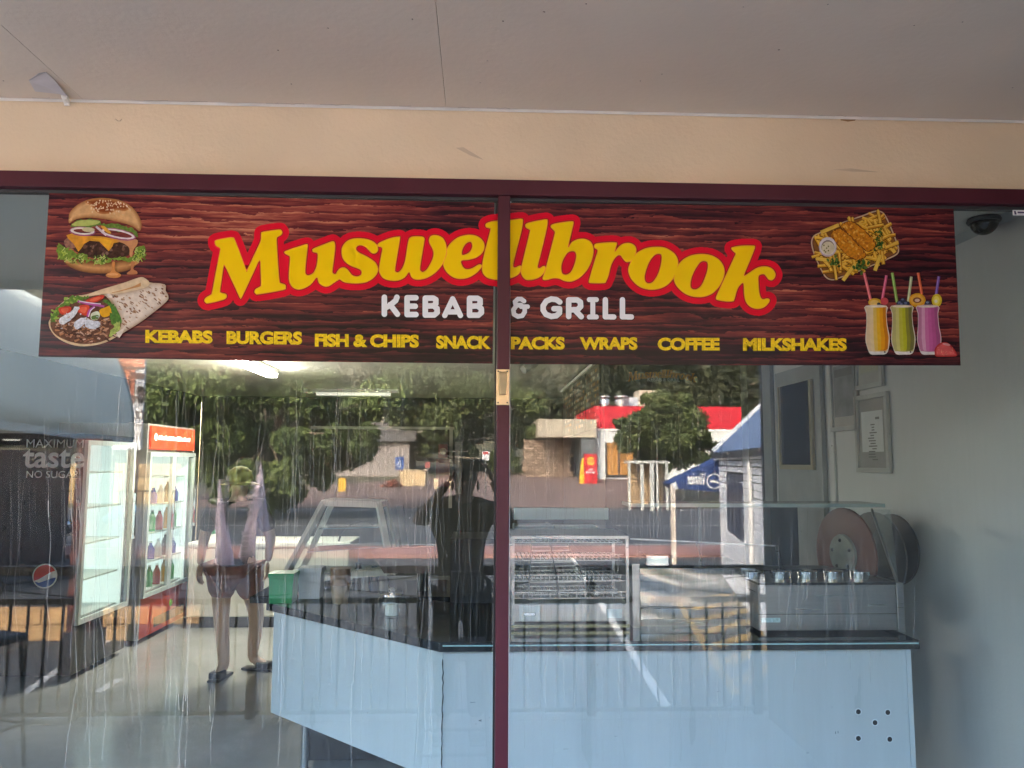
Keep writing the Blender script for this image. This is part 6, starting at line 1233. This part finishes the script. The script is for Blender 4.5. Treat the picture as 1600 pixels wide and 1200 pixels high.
# bar stools outside
def stool(x, y, rot, lab):
    t = thing('bar_stool', lab, 'stool', (x, y, FP), 'black bar stools on the footpath'); t.rotation_euler.z = 0; M = Matrix.Rotation(rot, 3, 'Z'); o = Vector((x, y, FP)); f = lambda a, b_, c: o+M@Vector((a, b_, c))
    for sx in (-1, 1):
        for sy in (-1, 1): q = MB(); q.tube([f(sx*.21, sy*.21, 0), f(sx*.17, sy*.17, .74)], .013, 6); part(q, 'leg', BLACK, t)
    q = MB(); q.tube([f(.2, .2, .25), f(-.2, .2, .25), f(-.2, -.2, .25), f(.2, -.2, .25)], .010, 6, closed=True); part(q, 'foot_ring', BLACK, t)
    q = MB(); q.obox(o+Vector((0, 0, .765)), (.40, .40, .05), M); part(q, 'seat', pm('seat black', (.015, .015, .016), .5), t, bevel=.015)
    q = MB(); q.tube([f(-.18, -.18, .79), f(-.2, -.2, 1.0), f(-.19, -.2, 1.18), f(-.14, -.21, 1.225), f(.14, -.21, 1.225), f(.19, -.2, 1.18), f(.2, -.2, 1.0), f(.18, -.18, .79)], .013, 6); part(q, 'back_hoop', BLACK, t, smooth=True)
    q = MB(); q.tube([f(-.19, -.205, 1.07), f(0, -.23, 1.05), f(.19, -.205, 1.07)], .012, 6); part(q, 'back_bar', BLACK, t, smooth=True)
stool(-.14, -2.08, math.pi, 'black hoop backed bar stool standing in front of the photographer')
stool(-3.02, -2.35, R(200), 'black bar stool at the far left of the footpath')
# parked dark car
car = thing('parked_car', 'dark blue car with its nose at the far left edge of the picture', 'car', (-14.2, -16.6, GZ)); nx = Mr(39, 850, 18.9).x; cy0, cy1 = -18.6, -16.85
prof = [(-4.3, .35), (0, .32), (.02, .55), (-.08, .72), (-.95, .86), (-1.75, 1.36), (-3.1, 1.42), (-4.1, .95), (-4.35, .9)]; NAV = pm('car paint', (.012, .02, .045), .2, var=0, coat=1.0)
q = MB(); q.prism([(nx+x, cy1, GZ+z) for x, z in prof], (0, cy0-cy1, 0)); part(q, 'body', NAV, car, bevel=.05)
q = MB(); q.prism([(nx+x, cy1+.004, GZ+z) for x, z in ((-1.1, .9), (-1.8, 1.31), (-3.0, 1.36), (-3.7, .95))], (0, -.002, 0)); q.prism([(nx-.93, cy1-.1, GZ+.9), (nx-.93, cy0+.1, GZ+.9), (nx-1.70, cy0+.2, GZ+1.35), (nx-1.70, cy1-.2, GZ+1.35)], (.01, 0, .02)); part(q, 'window', pm('car glass', (.02, .025, .03), .05, var=0), car)
for x in (-.85, -3.5):
    q = MB(); M = Matrix.Rotation(R(90), 3, 'X'); q.lathe([(.31, -.1), (.32, -.08), (.32, .08), (.31, .1)], (nx+x, cy1-.06, GZ+.32), 20, M); w_ = part(q, 'wheel', pm('tyre', (.015, .015, .015), .8), car, smooth=True)
    q = MB(); q.lathe([(.2, .1), (.19, .115), (.04, .12)], (nx+x, cy1-.06, GZ+.32), 16, M.inverted()); part(q, 'rim', STEEL, w_, smooth=True)
for y in (cy1-.25, cy0+.25): q = MB(); q.ball((nx-.03, y, GZ+.62), (.08, .2, .09), 12, 8); part(q, 'headlight', CHROME, car, smooth=True)
q = MB(); q.box((nx-.05, cy0+.5, GZ+.42), (nx+.035, cy1-.5, GZ+.60)); part(q, 'grille', BLACK, car)
q = MB(); q.box((nx-.06, cy0+.05, GZ+.33), (nx+.045, cy1-.05, GZ+.39)); part(q, 'bumper_trim', pm('champagne trim', (.4, .34, .25), .3, metal=.5), car)

# ================================================================== PEOPLE
SKIN = pm('skin', (.42, .25, .18), .5, var=.06, scale=12); SKIN2 = pm('skin tan', (.66, .49, .41), .5, var=.06, scale=12)
def hand(q, wrist, tip, palm_n, L=.18, curl=.6, thumb=1):
    w, t = Vector(wrist), Vector(tip); d = (t-w).normalized(); n_ = Vector(palm_n).normalized(); s_ = d.cross(n_).normalized(); pc = w+d*L*.28
    M = Matrix((s_, d, n_)).transposed(); q.ball(pc, (L*.22, L*.30, L*.09), 10, 7, M)
    for i, (o_, ll) in enumerate(((-.16, .36), (-.055, .42), (.05, .40), (.15, .30))):
        b0 = w+d*L*.5+s_*o_*L; p1 = b0+d*ll*L*.45+n_*curl*.05*L; p2 = p1+(d*(1-curl*.6)+n_*curl).normalized()*ll*L*.32; p3 = p2+(d*(1-curl)+n_*curl*1.3).normalized()*ll*L*.26
        q.tube([b0-d*L*.1, b0, p1, p2, p3], [.008*L/.18, .0085*L/.18, .008*L/.18, .0075*L/.18, .006*L/.18], 7)
    b0 = w+d*L*.2-s_*thumb*L*.18; q.tube([b0, b0-s_*thumb*L*.14+d*L*.14, b0-s_*thumb*L*.12+d*L*.28+n_*L*.06], [.011*L/.18, .010*L/.18, .007*L/.18], 7)
def person(lab, base, j, sk, sh, pa, short_leg=None, heavy=1.0):
    t = thing('person', lab, 'person', base); J = {k: Vector(v) for k, v in j.items()}
    nm = ['pelvis', 'waist', 'chest', 'neck0', 'neck1', 'head', 'crown', 'shL', 'elL', 'wrL', 'shR', 'elR', 'wrR', 'hipL', 'knL', 'anL', 'toL', 'hipR', 'knR', 'anR', 'toR']
    rad = dict(pelvis=(.15, .11), waist=(.135, .10), chest=(.16, .11), neck0=(.075, .07), neck1=(.055, .055), head=(.078, .095), crown=(.06, .07), shL=(.06, .06), elL=(.04, .04), wrL=(.028, .026), shR=(.06, .06), elR=(.04, .04), wrR=(.028, .026), hipL=(.085, .085), knL=(.055, .055), anL=(.038, .04), toL=(.035, .025), hipR=(.085, .085), knR=(.055, .055), anR=(.038, .04), toR=(.035, .025))
    vs = [(*J[n_], rad[n_][0]*(heavy if n_[:2] in ('kn', 'an', 'hi', 'el') else 1), rad[n_][1]*(heavy if n_[:2] in ('kn', 'an', 'hi', 'el') else 1)) for n_ in nm]; I = nm.index; E_ = [(I(a), I(b_)) for a, b_ in (('pelvis', 'waist'), ('waist', 'chest'), ('chest', 'neck0'), ('neck0', 'neck1'), ('neck1', 'head'), ('head', 'crown'), ('chest', 'shL'), ('shL', 'elL'), ('elL', 'wrL'), ('chest', 'shR'), ('shR', 'elR'), ('elR', 'wrR'), ('pelvis', 'hipL'), ('hipL', 'knL'), ('knL', 'anL'), ('anL', 'toL'), ('pelvis', 'hipR'), ('hipR', 'knR'), ('knR', 'anR'), ('anR', 'toR'))]
    skin('body', vs, E_, sk, t)
    def lerp(a, b_, u): return J[a].lerp(J[b_], u)
    sv = [(*J['waist'], .165, .13), (*J['chest'], .20, .145), (*(J['neck0']-Vector((0, 0, .03))), .11, .085), (*J['shL'], .085, .085), (*lerp('shL', 'elL', .85), .068, .068), (*J['shR'], .085, .085), (*lerp('shR', 'elR', .85), .068, .068), (*(J['pelvis']+Vector((0, 0, -.04))), .20, .16)]
    skin('shirt', sv, [(0, 1), (1, 2), (1, 3), (3, 4), (1, 5), (5, 6), (0, 7)], sh, t)
    end = short_leg or 1.0
    def leg(s_): return [(*J['hip'+s_], .105*heavy, .105*heavy), (*(lerp('hip'+s_, 'kn'+s_, end) if short_leg else J['kn'+s_]), .125 if short_leg else .08, .125 if short_leg else .08)] + ([] if short_leg else [(*(J['an'+s_]+Vector((0, 0, .03))), .06, .06)])
    lv = [(*(J['pelvis']+Vector((0, 0, .03))), .175, .145)] + leg('L') + leg('R'); k = len(leg('L'))
    skin('shorts' if short_leg else 'trousers', lv, [(0, 1)] + [(i, i+1) for i in range(1, k)] + [(0, 1+k)] + [(i, i+1) for i in range(1+k, 2*k)], pa, t)
    for s_ in 'LR':
        q = MB(); d = (J['to'+s_]-J['an'+s_]); d.z = 0; d.normalize(); M = Matrix.Rotation(math.atan2(d.y, d.x), 3, 'Z'); z0 = base[2]
        c = Vector((J['an'+s_].x, J['an'+s_].y, z0))+d*.06; q.obox(c+Vector((0, 0, .012)), (.27, .095, .022), M); q.obox(c+d*.05+Vector((0, 0, .045)), (.11, .10, .05), M); part(q, 'shoe', pm('shoe black', (.02, .018, .018), .6), t, bevel=.012)
    return t, J
PH = person('photographer in a dark shirt raising a phone in both hands, mirrored in the glass', (-.08, -2.86, FP),
  dict(pelvis=(-.13, -2.88, .80), waist=(-.13, -2.88, .99), chest=(-.13, -2.87, 1.22), neck0=(-.12, -2.85, 1.39), neck1=(-.115, -2.82, 1.45), head=(-.105, -2.80, 1.535), crown=(-.105, -2.80, 1.615),
  shL=(-.325, -2.86, 1.365), elL=(-.43, -2.70, 1.29), wrL=(-.205, -2.575, 1.56), shR=(.075, -2.86, 1.365), elR=(.235, -2.70, 1.26), wrR=(.075, -2.575, 1.57),
  hipL=(-.23, -2.88, .74), knL=(-.24, -2.87, .32), anL=(-.24, -2.89, -.06), toL=(-.25, -2.75, -.11), hipR=(-.03, -2.88, .74), knR=(-.02, -2.87, .32), anR=(-.02, -2.89, -.06), toR=(-.01, -2.75, -.11)),
  SKIN, pm('navy shirt', (.005, .006, .009), .95, var=.1), pm('dark trousers', (.012, .012, .013), .95))
t, J = PH
q = MB(); hand(q, J['wrL'], (-.15, -2.53, 1.66), (.75, .25, 0), .17, .75, -1); part(q, 'hand', SKIN, t, smooth=True)
q = MB(); hand(q, J['wrR'], (.035, -2.53, 1.68), (-.75, .25, 0), .17, .75, 1); part(q, 'hand', SKIN, t, smooth=True)
q = MB(); q.ball(J['head']+Vector((0, -.02, .055)), (.085, .10, .085), 14, 9); part(q, 'hair', pm('hair dark', (.012, .010, .009), .7), t, smooth=True)
q = MB(); q.ball(J['head']+Vector((0, .10, -.01)), (.014, .022, .026), 8, 6)
for s_ in (-1, 1): q.ball(J['head']+Vector((s_*.088, .0, -.005)), (.012, .025, .034), 8, 6)
part(q, 'face_features', SKIN, t, smooth=True)
phn = thing('phone', 'black phone held sideways in front of the photographer', 'phone', (-.055, -2.52, 1.61)); q = MB(); q.box((-.137, -2.526, 1.628), (.022, -2.516, 1.706)); part(q, 'phone_body', pm('phone back', (.008, .008, .009), .25, var=0), phn, bevel=.003)
q = MB()
for z in (1.694, 1.675, 1.656): q.lathe([(.007, 0), (.006, .0015)], (.006, -2.5155, z), 12, Matrix.Rotation(R(-90), 3, 'X'))
part(q, 'lens', CHROME, phn)
mx, my = -1.95, 3.82
MN = person('person in an olive cap, dark top and reddish shorts standing inside by the freezer', (mx, my, 0),
  dict(pelvis=(mx, my, .86), waist=(mx, my, 1.0), chest=(mx, my, 1.20), neck0=(mx, my, 1.36), neck1=(mx+.01, my, 1.42), head=(mx+.02, my-.01, 1.50), crown=(mx+.02, my, 1.57),
  shL=(mx-.19, my, 1.32), elL=(mx-.26, my+.02, 1.08), wrL=(mx-.24, my-.10, .88), shR=(mx+.19, my, 1.32), elR=(mx+.27, my+.02, 1.08), wrR=(mx+.28, my-.08, .90),
  hipL=(mx-.105, my, .80), knL=(mx-.085, my-.02, .46), anL=(mx-.06, my+.02, .08), toL=(mx-.08, my-.14, .03), hipR=(mx+.105, my, .80), knR=(mx+.17, my+.06, .46), anR=(mx+.10, my+.22, .09), toR=(mx+.25, my+.18, .03)),
  SKIN2, pm('black top', (.012, .012, .013), .85), pm('reddish shorts', (.26, .13, .12), .8), short_leg=.66, heavy=1.15)
t, J = MN
q = MB(); hand(q, J['wrL'], J['wrL']+Vector((0, -.02, -.18)), (.8, -.3, 0), .17, .5, 1); part(q, 'hand', SKIN2, t, smooth=True)
q = MB(); hand(q, J['wrR'], J['wrR']+Vector((0, -.02, -.18)), (-.8, -.3, 0), .17, .5, -1); part(q, 'hand', SKIN2, t, smooth=True)
q = MB(); h = J['head']; q.lathe([(.098, .0), (.104, .03), (.09, .085), (.05, .12), (.01, .13)], h+Vector((-.005, 0, .02)), 18); q.lathe([(.155, .006), (.15, .0), (.105, .022)], h+Vector((0, 0, .0)), 18); part(q, 'cap', pm('olive cap', (.22, .17, .07), .8, var=.15, scale=20), t, smooth=True)
q = MB(); q.ball(h+Vector((.045, -.10, -.03)), (.016, .022, .024), 8, 6); q.ball(h+Vector((-.085, .0, -.03)), (.012, .024, .03), 8, 6); part(q, 'face_features', SKIN2, t, smooth=True)
